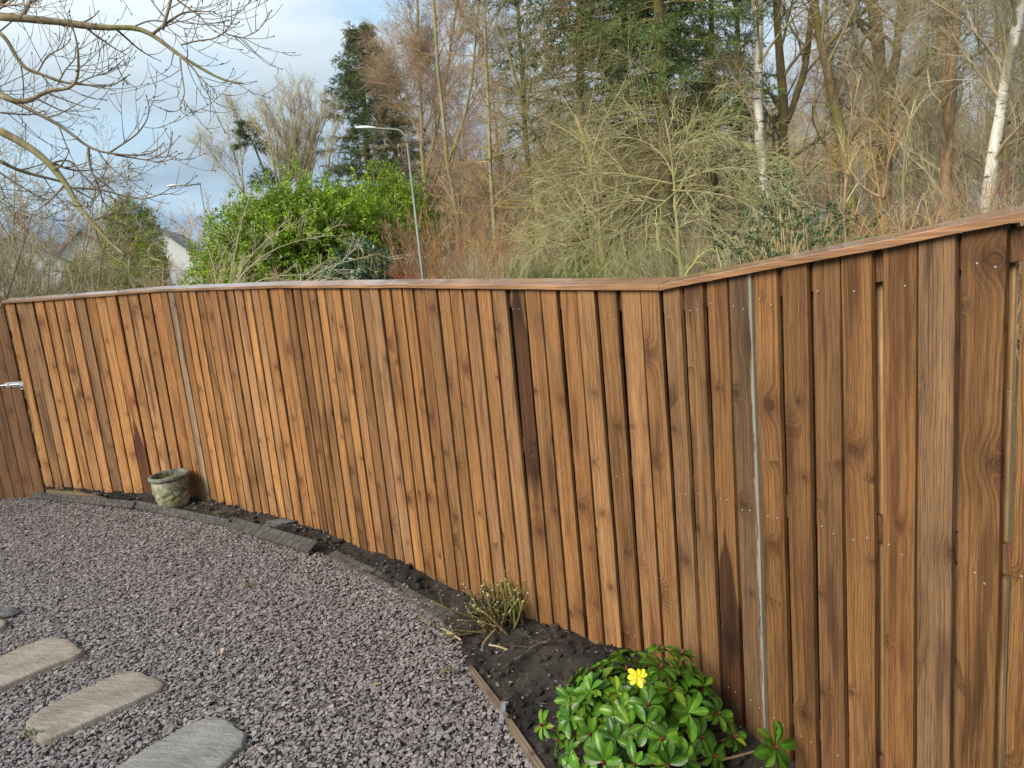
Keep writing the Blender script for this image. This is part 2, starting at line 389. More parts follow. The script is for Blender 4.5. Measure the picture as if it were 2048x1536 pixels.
def plain(name, c, rough=0.6, metallic=0.0, var=0.25, scale=8.0, spec=0.4, bump=0.2, tint=False):
    m, t = new_mat(name); n1 = t.noise(objc(t), scale, 4, 0.6)
    col = t.mix(1.0, c, t.ramp(n1, [(0.3, 1-var), (0.7, 1+var)]), 'MULTIPLY')
    if tint: col = t.mix(1.0, col, tintcol(t), 'MULTIPLY')
    finish(t, col, rough, n1, bump, 0.01, spec=spec, metallic=metallic); return m

M['bark_brown'] = bark_mat('brown_bark', (0.15, 0.105, 0.055), (0.33, 0.24, 0.13), 12, (0.25, 0.23, 0.05))
M['bark_red'] = bark_mat('reddish_bark', (0.19, 0.115, 0.06), (0.40, 0.26, 0.14), 12)
M['bark_grey'] = bark_mat('grey_bark', (0.20, 0.165, 0.10), (0.42, 0.36, 0.23), 12, (0.28, 0.27, 0.09))
M['bark_birch'] = bark_mat('birch_bark', (0.52, 0.48, 0.38), (0.74, 0.70, 0.60), 8, None, True)
M['bark_ash'] = bark_mat('ash_bark', (0.16, 0.12, 0.07), (0.36, 0.29, 0.18), 14, (0.17, 0.17, 0.05))
M['bark_spruce'] = bark_mat('spruce_bark', (0.07, 0.05, 0.03), (0.19, 0.15, 0.075), 12, (0.13, 0.14, 0.03))
M['twig_brown'] = twig_mat('brown_twigs', (0.27, 0.215, 0.125), (0.46, 0.385, 0.235))
M['twig_red'] = twig_mat('reddish_twigs', (0.29, 0.185, 0.115), (0.45, 0.325, 0.21))
M['twig_ochre'] = twig_mat('ochre_twigs', (0.34, 0.225, 0.085), (0.52, 0.36, 0.15))
M['twig_pale'] = twig_mat('pale_twigs', (0.40, 0.325, 0.19), (0.58, 0.50, 0.33))
M['twig_lichen'] = twig_mat('lichen_twigs', (0.30, 0.275, 0.115), (0.52, 0.48, 0.235))
M['twig_olive'] = twig_mat('dead_conifer_twigs', (0.21, 0.17, 0.075), (0.36, 0.29, 0.14))
M['twig_ash'] = twig_mat('ash_twigs', (0.14, 0.11, 0.075), (0.27, 0.22, 0.15))
M['twig_orange'] = twig_mat('orange_stems', (0.40, 0.20, 0.08), (0.55, 0.33, 0.16))
M['twig_crimson'] = twig_mat('crimson_stems', (0.26, 0.06, 0.05), (0.40, 0.12, 0.09))
M['needle'] = leaf_mat('spruce_needles', (0.085, 0.15, 0.04), (0.19, 0.27, 0.08), 0.55, 0.15, 0.3)
M['needle_dark'] = leaf_mat('dark_spruce_needles', (0.06, 0.10, 0.035), (0.135, 0.18, 0.065), 0.55, 0.15, 0.3)
M['needle_gold'] = leaf_mat('golden_conifer_leaves', (0.20, 0.27, 0.035), (0.38, 0.42, 0.07), 0.6, 0.2, 0.3)
M['broom'] = leaf_mat('broom_stems', (0.09, 0.14, 0.025), (0.20, 0.24, 0.06), 0.6, 0.1, 0.3)
M['laurel'] = leaf_mat('laurel_leaves', (0.16, 0.27, 0.02), (0.34, 0.46, 0.035), 0.35, 0.32, 0.5, 1.2)
M['bramble'] = leaf_mat('bramble_leaves', (0.045, 0.085, 0.03), (0.11, 0.16, 0.06), 0.35, 0.15, 0.5)
M['holly'] = leaf_mat('holly_leaves', (0.035, 0.085, 0.04), (0.085, 0.155, 0.07), 0.3, 0.1, 0.6)

# ------------------------------------------------------------------ setting: ground
def ground_h(x, y):
    d = np.hypot(x, y)
    k = np.clip((d-11)/25, 0, 1); k = k*k*(3-2*k)
    return -0.06 + 0.9*k*np.clip((x+12)/20, 0, 1) + 0.10*fbm(x, y, 0.25, 3)*np.clip((d-9)/6, 0, 1)
def build_ground():
    g = np.concatenate([-np.geomspace(2500, 14, 26), np.linspace(-13, 13, 53), np.geomspace(14, 2500, 26)])
    X, Y = np.meshgrid(g, g, indexing='ij'); n = len(g)
    Z = ground_h(X, Y)
    i = np.arange(n*n).reshape(n, n)
    q = np.stack([i[:-1, :-1], i[1:, :-1], i[1:, 1:], i[:-1, 1:]], -1).reshape(-1, 4)
    mb = MB(); mb.add(np.stack([X, Y, Z], -1).reshape(-1, 3), [q])
    m, t = new_mat('leaf_litter'); p = geop(t)
    n1 = t.noise(p, 1.2, 5, 0.65); n2 = t.noise(p, 14.0, 4, 0.7)
    c = t.mix(t.ramp(n1, [(0.4, 0), (0.6, 1)]), (0.10, 0.075, 0.045), (0.10, 0.12, 0.035))
    c = t.mix(1.0, c, t.ramp(n2, [(0.3, 0.5), (0.7, 1.3)]), 'MULTIPLY')
    finish(t, c, 0.9, n2, 0.8, 0.05)
    tag(mb.build('ground', m, None, True), 'leaf covered ground under the trees beyond the fence', 'ground', None, 'structure')
build_ground()

# fence plan: bays fitted to the boards
FP = np.array([[-4.867, 7.227], [-3.073, 6.668], [-1.687, 5.573], [-0.519, 4.331], [0.669, 2.994], [1.27, 1.792]])
def bed_h(x, y): return 0.02 + 0.12*np.clip((-x-2.9)/1.9, 0, 1)*np.clip((y-5.6)/1.0, 0, 1) + 0.06*fbm(x, y, 2.2, 4) + 0.055*fbm(x, y, 8.0, 3, 2) + 0.03*fbm(x, y, 22.0, 2, 1) + 0.10*np.exp(-((x-0.42)**2+(y-3.02)**2)/0.10) + 0.06*np.exp(-((x-0.05)**2+(y-3.45)**2)/0.05)
EDGE_PX = [(-120, 985), (0, 985), (70, 992), (170, 1001), (265, 1012), (360, 1030), (455, 1050), (550, 1082), (640, 1114), (720, 1140), (810, 1188), (880, 1232), (905, 1270), (940, 1340), (1000, 1420), (1085, 1540), (1150, 1640), (1260, 1800)]
EDGE = np.array([ong(*p)[:2] for p in EDGE_PX])
def build_soil():
    fence_side = np.array([[1.9, 0.7], [1.32, 1.75], [0.70, 3.03], [-0.5, 4.37], [-1.66, 5.62], [-3.06, 6.72], [-4.86, 7.28], [-6.5, 7.55], [-7.5, 7.6]])
    s = 0.015
    gx = np.arange(-7.6, 1.95, s); gy = np.arange(0.65, 7.6, s); X, Y = np.meshgrid(gx, gy, indexing='ij')
    poly = np.concatenate([EDGE + 0.0, fence_side])
    ins = inpoly(np.stack([X.ravel(), Y.ravel()], 1), poly).reshape(X.shape)
    Z = bed_h(X, Y)
    # sink the rim under the chips
    i = np.arange(X.size).reshape(X.shape); keep = ins[:-1, :-1] | ins[1:, :-1] | ins[1:, 1:] | ins[:-1, 1:]
    q = np.stack([i[:-1, :-1], i[1:, :-1], i[1:, 1:], i[:-1, 1:]], -1)[keep]
    used = np.unique(q); mp = np.full(X.size, -1); mp[used] = np.arange(len(used))
    V = np.stack([X, Y, Z], -1).reshape(-1, 3)[used]
    mb = MB(); mb.add(V, [mp[q]])
    m, t = new_mat('damp_soil'); p = geop(t)
    n1 = t.noise(p, 3.0, 5, 0.65); n2 = t.noise(p, 45.0, 5, 0.75); n3 = t.noise(p, 180.0, 2, 0.6)
    c = t.mix(t.ramp(n1, [(0.38, 0), (0.62, 1)]), (0.017, 0.014, 0.012), (0.050, 0.040, 0.031))
    c = t.mix(1.0, c, t.ramp(n2, [(0.3, 0.55), (0.7, 1.5)]), 'MULTIPLY')
    c = t.mix(t.ramp(n3, [(0.70, 0), (0.74, 1)]), c, (0.22, 0.18, 0.13))
    finish(t, c, 0.85, n2, 0.9, 0.02, spec=0.3)
    tag(mb.build('soil_bed', m, None, True), 'dark damp soil bed along the foot of the fence', 'soil', None, 'structure')
    M['soil'] = m
    # clods
    rng = np.random.default_rng(5); mb = MB()
    P = np.stack([rng.uniform(-5, 1.6, 26000), rng.uniform(0.9, 7.4, 26000)], 1); P = P[inpoly(P, poly)]
    dens = np.clip(0.35 + 1.3*fbm(P[:, 0], P[:, 1], 1.3, 3) + 0.6*np.exp(-((P[:, 0]-0.3)**2+(P[:, 1]-2.8)**2)/0.5), 0.06, 1); P = P[rng.random(len(P)) < dens*0.9]
    ico = np.array([[0, 0, 1], [.894, 0, .447], [.276, .851, .447], [-.724, .526, .447], [-.724, -.526, .447], [.276, -.851, .447], [.724, .526, -.447], [-.276, .851, -.447], [-.894, 0, -.447], [-.276, -.851, -.447], [.724, -.526, -.447], [0, 0, -1]])
    tf = np.array([[0, 1, 2], [0, 2, 3], [0, 3, 4], [0, 4, 5], [0, 5, 1], [1, 6, 2], [2, 7, 3], [3, 8, 4], [4, 9, 5], [5, 10, 1], [2, 6, 7], [3, 7, 8], [4, 8, 9], [5, 9, 10], [1, 10, 6], [11, 7, 6], [11, 8, 7], [11, 9, 8], [11, 10, 9], [11, 6, 10]])
    K = len(P); sz = 0.006 + 0.030*rng.random(K)**3.0
    V = ico[None]*(0.65+0.6*rng.random((K, 12, 1)))*sz[:, None, None]*np.array([1, 1, 0.75])
    V = V + np.stack([P[:, 0], P[:, 1], bed_h(P[:, 0], P[:, 1]) + sz*0.25], 1)[:, None]
    fs = (np.arange(K)*12)[:, None, None] + tf[None]
    mb.add(V.reshape(-1, 3), [fs.reshape(-1, 3)])
    tag(mb.build('soil_clods', m, None, False), 'crumbled clods of dark soil scattered over the bed', 'soil clods', None, 'stuff')
build_soil()
def build_litter():
    rng = np.random.default_rng(17); P = np.stack([rng.uniform(-4.6, 1.4, 22000), rng.uniform(1.2, 7.1, 22000)], 1)
    side = np.array([[1.9, 0.7], [1.27, 1.75], [0.64, 2.98], [-0.55, 4.3], [-1.7, 5.55], [-3.08, 6.62], [-4.86, 7.18]]); P = P[inpoly(P, np.concatenate([EDGE, side]))]; K = len(P)
    C = np.stack([P[:, 0], P[:, 1], bed_h(P[:, 0], P[:, 1])+0.007+0.010*rng.random(K)], 1); D = nrm(rng.normal(size=(K, 3))*np.array([1, 1, 0.18])); N_ = nrm(np.array([0, 0, 1.0])+0.5*rng.normal(size=(K, 3)))
    kind = rng.random(K); L = np.where(kind < 0.45, rng.uniform(0.012, 0.03, K), np.where(kind < 0.8, rng.uniform(0.02, 0.07, K), rng.uniform(0.006, 0.012, K))); W = np.where(kind < 0.45, L*0.7, np.where(kind < 0.8, 0.0035, L*0.8))
    col = np.where(kind[:, None] < 0.45, np.array([0.19, 0.17, 0.165]), np.where(kind[:, None] < 0.8, np.array([0.17, 0.12, 0.065]), np.array([0.42, 0.36, 0.25])))*rng.uniform(0.5, 1.25, (K, 1)); keep = rng.random(K) < np.where(kind < 0.8, 0.55, 0.35)
    mb = MB(); leaf_batch(mb, C[keep], D[keep], N_[keep], L[keep], W[keep], col[keep], 0.12, 0.05)
    m, t = new_mat('soil_litter'); finish(t, tintcol(t), 0.75, spec=0.3); tag(mb.build('soil_litter', m), 'bits of slate, straw and dead twig strewn over the dark soil', 'litter', None, 'stuff')
build_litter()

def build_slate():
    rng = np.random.default_rng(11)
    poly = np.array(list(EDGE) + [[0.9, 0.9], [0.2, 0.9], [-7.5, 1.2], [-8.6, 6.9]])
    A = (9.6)*(6.6); n = int(A*7600)
    P = np.stack([rng.uniform(-8.6, 1.0, n), rng.uniform(0.8, 7.4, n)], 1)
    # jitter the boundary
    P2 = P + np.stack([fbm(P[:, 0], P[:, 1], 6, 3), fbm(P[:, 0], P[:, 1], 6, 3, 2)], 1)*0.09 + rng.normal(size=P.shape)*0.012
    P = P[inpoly(P2, poly)]
    az = np.degrees(np.arctan2(P[:, 0], P[:, 1])); dist = np.hypot(P[:, 0], P[:, 1])
    P = P[(az > -50) & (dist > 1.6) & (az < 30)]
    for st in STONES:                                     # keep the tops of the stepping stones clear
        P = P[~inpoly(P, st['clear'])]
    K = len(P); S = 6
    th = np.arange(S)*2*math.pi/S + rng.uniform(-0.35, 0.35, (K, S)); rad = rng.uniform(0.55, 1.05, (K, S))
    sz = 0.0045 + 0.0140*rng.random(K)**2.2; asp = rng.uniform(0.45, 0.9, K); ro = rng.uniform(0, 6.28, K)
    lx = np.cos(th)*rad*sz[:, None]; ly = np.sin(th)*rad*(sz*asp)[:, None]
    x = lx*np.cos(ro)[:, None]-ly*np.sin(ro)[:, None]; y = lx*np.sin(ro)[:, None]+ly*np.cos(ro)[:, None]
    tilt = np.abs(rng.normal(size=K))*0.17; ta = rng.uniform(0, 6.28, K)
    sx, sy = np.tan(np.minimum(tilt, 0.9))*np.cos(ta), np.tan(np.minimum(tilt, 0.9))*np.sin(ta)
    z = x*sx[:, None]+y*sy[:, None]; thk = (0.0015 + 0.003*rng.random(K))[:, None]
    hump = 0.035*fbm(P[:, 0], P[:, 1], 1.1, 3)
    z0 = (hump + 0.004 + 0.013*rng.random(K))[:, None]
    X = P[:, :1]+x; Y = P[:, 1:]+y
    top = np.stack([X*1.0, Y, z0+z+thk], -1); bot = np.stack([P[:, :1]+x*1.06, P[:, 1:]+y*1.06, z0+z], -1)
    V = np.concatenate([top, bot], 1)                     # K,12,3
    b = (np.arange(K)*2*S)[:, None]
    ftop = b + np.arange(S)[None]
    j = np.arange(S); side = np.stack([j, j+S, (j+1) % S+S, (j+1) % S], 1)
    fside = (b[:, :, None]+side[None]).reshape(-1, 4)
    tone = 0.64+0.54*rng.random(K)**1.3
    hue = rng.random(K)
    c = np.stack([0.272+0.036*hue, 0.238+0.018*hue, 0.230+0.010*(1-hue)], 1)*tone[:, None]
    rare = rng.random(K); c[rare < 0.03] = np.array([0.17, 0.12, 0.085]); c[rare > 0.988] = np.array([0.34, 0.32, 0.30]); c[(rare > 0.03) & (rare < 0.11)] *= 0.5
    mb = MB(); mb.add(V.reshape(-1, 3), [ftop, fside], np.repeat(c, 2*S, axis=0))
    m, t = new_mat('plum_slate'); n1 = t.noise(geop(t), 90.0, 3, 0.6)
    col = t.mix(1.0, tintcol(t), t.ramp(n1, [(0.3, 0.72), (0.7, 1.2)]), 'MULTIPLY')
    finish(t, col, t.m('ADD', 0.38, t.m('MULTIPLY', n1, 0.3)), n1, 0.4, 0.004, spec=0.45)
    tag(mb.build('slate_gravel', m), 'loose plum grey slate chippings covering the garden floor', 'gravel', None, 'stuff')
    # dust and fines under the chips
    g = np.arange(-9, 1.4, 0.1); gy = np.arange(0.5, 7.6, 0.1); X, Y = np.meshgrid(g, gy, indexing='ij'); Z = 0.035*fbm(X, Y, 1.1, 3) - 0.004
    pts = np.stack([X.ravel(), Y.ravel()], 1)
    ins = inpoly(pts, poly).reshape(X.shape); i = np.arange(X.size).reshape(X.shape)
    q = np.stack([i[:-1, :-1], i[1:, :-1], i[1:, 1:], i[:-1, 1:]], -1)[(ins[:-1, :-1] | ins[1:, 1:] | ins[1:, :-1] | ins[:-1, 1:])]
    mb = MB(); mb.add(np.stack([X, Y, Z], -1).reshape(-1, 3), [q])
    tag(mb.build('slate_bed', plain('slate_fines', (0.05, 0.043, 0.043), 0.9, 0, 0.4, 30.0), None, True), 'dark gritty bed showing between the slate chippings', 'ground', None, 'structure')

# ------------------------------------------------------------------ stepping stones
STONES = []
def stone_outline(pts, n=64):
    p = np.array([ong(*q, 0.05)[:2] for q in pts]); p = np.concatenate([p, p[:1]])
    sg = np.concatenate([[0], np.cumsum(np.linalg.norm(np.diff(p, axis=0), axis=1))]); tt = np.linspace(0, sg[-1], n+1)[:-1]; return np.stack([np.interp(tt, sg, p[:, k]) for k in range(2)], 1)
def stone_mat(name, a, b):
    m, t = new_mat(name); p = objc(t)
    n1 = t.noise(p, 4.0, 5, 0.6); x, y, z = t.xyz(p)
    n2 = t.noise(t.vec(t.m('MULTIPLY', t.m('ADD', y, t.m('MULTIPLY', x, 0.25)), 26.0), t.m('MULTIPLY', x, 8.0), z), 1.0, 5, 0.65); n3 = t.noise(p, 160.0, 3, 0.7)
    c = t.mix(t.ramp(n1, [(0.35, 0), (0.65, 1)]), a, b)
    c = t.mix(1.0, c, t.ramp(n2, [(0.3, 0.84), (0.7, 1.12)]), 'MULTIPLY'); c = t.mix(1.0, c, t.ramp(n3, [(0.3, 0.68), (0.7, 1.28)]), 'MULTIPLY')
    h = t.m('ADD', n2, t.m('MULTIPLY', n3, 0.3)); finish(t, c, 0.55, h, 1.0, 0.014, spec=0.4); return m
def step_stone(pts, label, mat, seed):
    o = stone_outline(pts); ctr = o.mean(0); rng = np.random.default_rng(seed)
    rad = o-ctr; rad = 0.6*rad+0.2*np.roll(rad, 1, 0)+0.2*np.roll(rad, -1, 0); rad = rad*(1+0.012*rng.normal(size=(len(o), 1)))
    rings = [(0.0, 0.042), (0.3, 0.043), (0.6, 0.043), (0.85, 0.042), (0.965, 0.040), (0.99, 0.036), (1.0, 0.028), (1.01, -0.02)]
    V = []; n = len(o)
    for s, z in rings[1:]:
        p = ctr+rad*s; V.append(np.stack([p[:, 0], p[:, 1], z+0.010*fbm(p[:, 0], p[:, 1], 5, 4)], 1))
    V = np.concatenate([np.array([[ctr[0], ctr[1], 0.042+0.010*fbm(ctr[:1], ctr[1:], 5, 4)[0]]])] + V)
    j = np.arange(n); jn = (j+1) % n
    fs = [np.stack([np.zeros(n, int), 1+j, 1+jn], 1)]
    for k in range(len(rings)-2): fs.append(np.stack([1+k*n+j, 1+(k+1)*n+j, 1+(k+1)*n+jn, 1+k*n+jn], 1))
    mb = MB(); mb.add(V, fs)
    tag(mb.build('stepping_stone', mat, None, True, loc=(*ctr, 0)), label, 'stepping stone', 'stepping stones set in the slate chippings')
    STONES.append({'clear': ctr+(o-ctr)*0.93})
sm1 = stone_mat('buff_sandstone', (0.235, 0.19, 0.145), (0.36, 0.30, 0.235)); sm3 = stone_mat('olive_sandstone', (0.215, 0.18, 0.14), (0.34, 0.29, 0.235)); sm2 = stone_mat('grey_sandstone', (0.19, 0.18, 0.16), (0.30, 0.285, 0.255))
step_stone([(-160, 1440), (-80, 1403), (0, 1368), (50, 1347), (99, 1326), (135, 1313), (159, 1304), (166, 1293), (152, 1283), (137, 1275), (110, 1267), (82, 1274), (54, 1283), (0, 1308), (-80, 1340), (-150, 1372), (-175, 1405)], 'buff riven stepping stone nearest the gate of the three large ones', sm1, 1)
step_stone([(48, 1438), (56, 1458), (83, 1477), (120, 1463), (165, 1442), (207, 1423), (270, 1395), (322, 1372), (328, 1362), (315, 1353), (290, 1343), (265, 1335), (245, 1338), (178, 1368), (135, 1387), (99, 1405), (70, 1421)], 'whole grey buff riven stepping stone between its two neighbours, small weed at its edge', sm3, 2)
step_stone([(219, 1536), (170, 1570), (120, 1605), (125, 1635), (160, 1655), (250, 1650), (340, 1605), (422, 1538), (451, 1517), (484, 1488), (493, 1465), (482, 1453), (455, 1434), (422, 1426), (395, 1434), (360, 1450), (286, 1492)], 'blue grey stepping stone with rounded end nearest the soil bed', sm2, 3)
step_stone([(-60, 1250), (-20, 1258), (8, 1248), (12, 1238), (-5, 1232), (-50, 1225)], 'small end of a farther buff stepping stone beside a dark rock', sm1, 4)
build_slate()

# ------------------------------------------------------------------ the fence
def fence_hit(az, seg=None):
    d = np.array([math.sin(az), math.cos(az)])
    a, b = FP[seg], FP[seg+1]; mm = np.array([d, -(b-a)]).T; t, s = np.linalg.solve(mm, a); return s
GAPS = [[14.5, 32.5, 52, 71, 91.5, 111.5, 132, 152, 173, 194, 215.5, 237, 258.5, 280.5, 303, 325],
        [325, 340, 353, 367, 381, 396, 410, 425, 440, 456, 472, 489, 505, 521, 540, 558],
        [558, 574, 589.5, 605, 620, 636, 653, 669, 687, 705, 725, 744, 765, 785, 808, 830],
        [830, 853, 878, 904, 931, 959, 989, 1020, 1051, 1086, 1122, 1160, 1200, 1243, 1288, 1332],
        [1332, 1371, 1413, 1460, 1511, 1567, 1626, 1691, 1765, 1844, 1934, 2039]]
TOPX = [0, 20, 330, 558, 1320, 1600, 2048]; TOPY = [610, 610, 587, 580, 582, 530, 445]
TOPZ = [2.054, 2.030, 1.985, 1.934, 1.877, 2.047]
FOOT = [0.16, 0.03, 0.0, -0.03, -0.05, -0.03]
FN = 'long brown stained timber board fence with a cap rail, curving round the soil bed'
fence = empty('board_fence', (-0.5, 4.35, 0), FN, 'fence')
def board_mesh(mb, w, h, thick, rng, hw_top=0.0):
    """a sawn board: chamfered section, slight waviness along its height; origin at the foot, x along the fence, -y to the garden"""
    n = 9; zs = np.linspace(0, h, n); ch = 0.0016; V = []
    bow = np.cumsum(rng.normal(size=n))*0.0007
    for i, z in enumerate(zs):
        a = w/2 + rng.normal()*0.0007
        sec = np.array([[-a+ch, -thick], [a-ch, -thick], [a, -thick+ch], [a, -ch], [a-ch, 0], [-a+ch, 0], [-a, -ch], [-a, -thick+ch]])
        zz = np.full(8, z)
        if i == n-1: zz = z + sec[:, 0]*hw_top
        V.append(np.stack([sec[:, 0]+bow[i], sec[:, 1], zz], 1))
    j = np.arange(8); fs = []
    for i in range(n-1): fs.append(np.stack([i*8+j, i*8+(j+1) % 8, (i+1)*8+(j+1) % 8, (i+1)*8+j], 1))
    fs.append(np.arange(8)[None, ::-1]); fs.append((np.arange(8)+(n-1)*8)[None])
    mb.add(np.concatenate(V), fs)
rngf = np.random.default_rng(77); nails = MB(); RAILZ = (0.30, 1.07, 1.80)
OVERRIDE = {(1, 1): dict(grey=0.62, tone=1.12), (0, 10): dict(stain_low=-1.0, stain_high=0.86), (0, 7): dict(tone=0.72), (0, 13): dict(tone=0.82),
            (3, 7): dict(stain_low=0.8, stain_high=2.05, tone=0.8), (4, 0): dict(grey=0.2, tone=0.98), (4, 3): dict(grey=0.3, tone=0.62, pale_edge=1.0), (4, 2): dict(stain_low=-1, stain_high=1.0, tone=0.82),
            (4, 9): dict(grey=0.3, tone=0.92), (4, 10): dict(tone=0.7), (3, 5): dict(tone=0.92), (3, 4): dict(tone=0.9, grey=0.15), (2, 5): dict(tone=1.0), (2, 11): dict(grey=0.2), (4, 4): dict(tone=0.86), (4, 7): dict(tone=0.82), (4, 8): dict(tone=0.88, red=0.12)}
for s in range(5):
    a, b = FP[s], FP[s+1]; L = np.linalg.norm(b-a); tx = (b-a)/L; nrm2 = np.array([tx[1], -tx[0]])        # nrm2 points into the garden
    if nrm2 @ (-a) < 0: nrm2 = -nrm2
    pos = []
    for px in GAPS[s]:
        r = ray(px, np.interp(px, TOPX, TOPY)); pos.append(fence_hit(math.atan2(r[0], r[1]), s)*L)
    pos[0] = 0.0
    if s < 4: pos[-1] = L
    else:
        for _ in range(6): pos.append(pos[-1]+0.121)
    pos = np.array(pos); Lend = pos[-1]
    zt = lambda u: TOPZ[s] + (TOPZ[s+1]-TOPZ[s])*u/L
    zf = lambda u: FOOT[s] + (FOOT[s+1]-FOOT[s])*min(u/L, 1.1)
    rot = math.atan2(tx[1], tx[0])
    slope = (TOPZ[s+1]-TOPZ[s])/L
    for i in range(len(pos)-1):
        u0, u1 = pos[i], pos[i+1]; uc = (u0+u1)/2; gap = (0.019 if s < 4 else 0.021)*rngf.uniform(0.85, 1.15)
        wdt = (u1-u0)-gap; 
        if (s, i) == (2, 4): gap = 0.012
        foot = zf(uc)+rngf.uniform(-0.03, 0.012)-0.02; h = zt(uc)-0.042-foot-0.002
        mb = MB(); board_mesh(mb, wdt, h, 0.02, rngf, slope)
        o = mb.build('board', M['board'], fence)
        p = a+tx*uc + nrm2*rngf.uniform(-0.001, 0.002)
        o.location = (p[0]+0.5, p[1]-4.35, foot); o.rotation_euler = (rngf.normal()*0.0015, rngf.normal()*0.003, rot)
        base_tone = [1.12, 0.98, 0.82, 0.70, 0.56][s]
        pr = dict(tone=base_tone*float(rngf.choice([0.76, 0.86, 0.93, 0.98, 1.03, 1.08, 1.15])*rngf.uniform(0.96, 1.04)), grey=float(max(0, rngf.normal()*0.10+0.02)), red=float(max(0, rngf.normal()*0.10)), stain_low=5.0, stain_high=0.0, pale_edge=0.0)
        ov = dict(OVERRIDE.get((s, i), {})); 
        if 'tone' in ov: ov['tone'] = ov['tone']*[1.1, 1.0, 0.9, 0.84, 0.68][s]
        pr.update(ov)
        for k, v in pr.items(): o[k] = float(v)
        if (s, i) == (4, 3): o['label'] = 'board with a pale weathered edge'
        if (s, i) in ((0, 10), (4, 2), (3, 7)): o['label'] = 'board with a dark stained patch'
        if (s, i) == (1, 1): o['label'] = 'grey weathered board'
        for rz in RAILZ:
            for dx in (-0.022, 0.022):
                if rngf.random() < 0.22: continue
                q = a+tx*(uc+dx+rngf.normal()*0.004) + nrm2*0.0205; z = foot + (rz-0.05)*h/1.85 + rngf.normal()*0.014
                ring = [q[0], q[1], z]; rr = 0.0028 if s >= 2 else 0.0042
                th = np.arange(8)*math.pi/4
                ringv = np.array([[q[0]+tx[0]*math.cos(x)*rr+nrm2[0]*0.0015, q[1]+tx[1]*math.cos(x)*rr+nrm2[1]*0.0015, z+math.sin(x)*rr] for x in th])
                bk = ringv - np.array([nrm2[0], nrm2[1], 0])*0.002
                nails.add(np.concatenate([ringv, bk]), [np.arange(8)[None], np.stack([np.arange(8), np.arange(8)+8, (np.arange(8)+1) % 8+8, (np.arange(8)+1) % 8], 1)])
    back = -nrm2
    # rails, back boards, posts, capping
    ax3 = np.array([[tx[0], tx[1], 0], [nrm2[0], nrm2[1], 0], [0, 0, 1]])
    for rz in RAILZ:
        zc0 = zf(0)+(rz-0.05)*(zt(0)-zf(0))/1.85; zc1 = zf(L)+(rz-0.05)*(zt(L)-zf(L))/1.85
        if rz > 1.5: zc0 = zt(0)-0.10; zc1 = zt(L)-0.10
        e0 = a; e1 = a+tx*Lend; zc1 = zc0+(zc1-zc0)*Lend/L
        c = (e0+e1)/2; t3 = nrm(np.array([*(e1-e0), zc1-zc0])); up3 = nrm(np.cross(t3, [back[0], back[1], 0])); up3 = up3 if up3[2] > 0 else -up3
        mb = MB(); ctr = np.array([c[0]+back[0]*0.0145, c[1]+back[1]*0.0145, (zc0+zc1)/2])
        box(mb, (0, 0, 0), (np.linalg.norm([*(e1-e0), zc1-zc0])-0.004, 0.024, 0.085), None, 0.002)
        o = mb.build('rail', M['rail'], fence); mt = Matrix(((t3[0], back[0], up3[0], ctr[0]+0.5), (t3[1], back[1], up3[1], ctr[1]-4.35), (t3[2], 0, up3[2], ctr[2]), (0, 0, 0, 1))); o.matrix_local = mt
    mb = MB()
    for i in range(len(pos)+1):
        shift = -0.071
        uc = (pos[i] if i < len(pos) else pos[-1]+0.12)+shift
        if uc < 0.03 or uc > Lend-0.02: continue
        q = a+tx*uc + back*(0.028+0.010); wd = 0.098
        z0, z1 = zf(uc)-0.02, zt(uc)-0.040
        box(mb, (q[0], q[1], (z0+z1)/2), (wd, 0.018, z1-z0), ax3, 0.001)
    local(fence, mb.build('backing_boards', M['back'] if s == 4 else M['back_shaded']))
    for u in (([0.0] if s == 0 else []) + [Lend]):
        mb = MB(); q = a+tx*u+back*0.115; box(mb, (q[0], q[1], zt(u)/2-0.06), (0.095, 0.095, zt(u)+0.03), ax3, 0.004)
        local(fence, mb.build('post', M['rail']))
    # capping rail: sits on the boards, overhangs both faces, mitred at the bends
    e0 = a; e1 = a+tx*Lend
    def mitre(k):
        t0 = nrm(FP[k]-FP[k-1]) if k > 0 else nrm(FP[1]-FP[0]); t1 = nrm(FP[k+1]-FP[k]) if k < 5 else t0
        mt = nrm(t0+t1); n_ = np.array([mt[1], -mt[0]]); n_ = n_ if n_ @ nrm2 > 0 else -n_
        return n_/max(n_ @ nrm2, 0.3)
    m0, m1 = mitre(s), mitre(s+1) if s < 4 else nrm2
    ns = 15; V = []
    mb = MB()
    for k in range(ns):
        f = k/(ns-1); base = e0+(e1-e0)*f + tx*(0.0012 if k == 0 else -0.0012 if k == ns-1 else 0); mdir = m0*(1-f)+m1*f if k in (0, ns-1) else nrm2
        mdir = m0 if k == 0 else (m1 if k == ns-1 else nrm2)
        z = TOPZ[s]+(zt(Lend)-TOPZ[s])*f - 0.004*math.sin(math.pi*f)*(1 if s in (0, 4) else 0.3) + rngf.normal()*0.0008
        for (o_, zz) in ((0.045, -0.043), (0.045, -0.024), (0.042, -0.0205), (-0.060, 0.0), (-0.063, -0.002), (-0.063, -0.025)):
            V.append([base[0]+mdir[0]*o_, base[1]+mdir[1]*o_, z+zz])
    j = np.arange(6); fs = [np.stack([k*6+j, k*6+(j+1) % 6, (k+1)*6+(j+1) % 6, (k+1)*6+j], 1) for k in range(ns-1)] + [j[None, ::-1], (j+(ns-1)*6)[None]]
    V = np.array(V); ctr = np.array([e0[0], e0[1], TOPZ[s]]); V = (V-ctr)
    Vl = np.stack([V[:, 0]*tx[0]+V[:, 1]*tx[1], V[:, 0]*nrm2[0]+V[:, 1]*nrm2[1], V[:, 2]], 1)
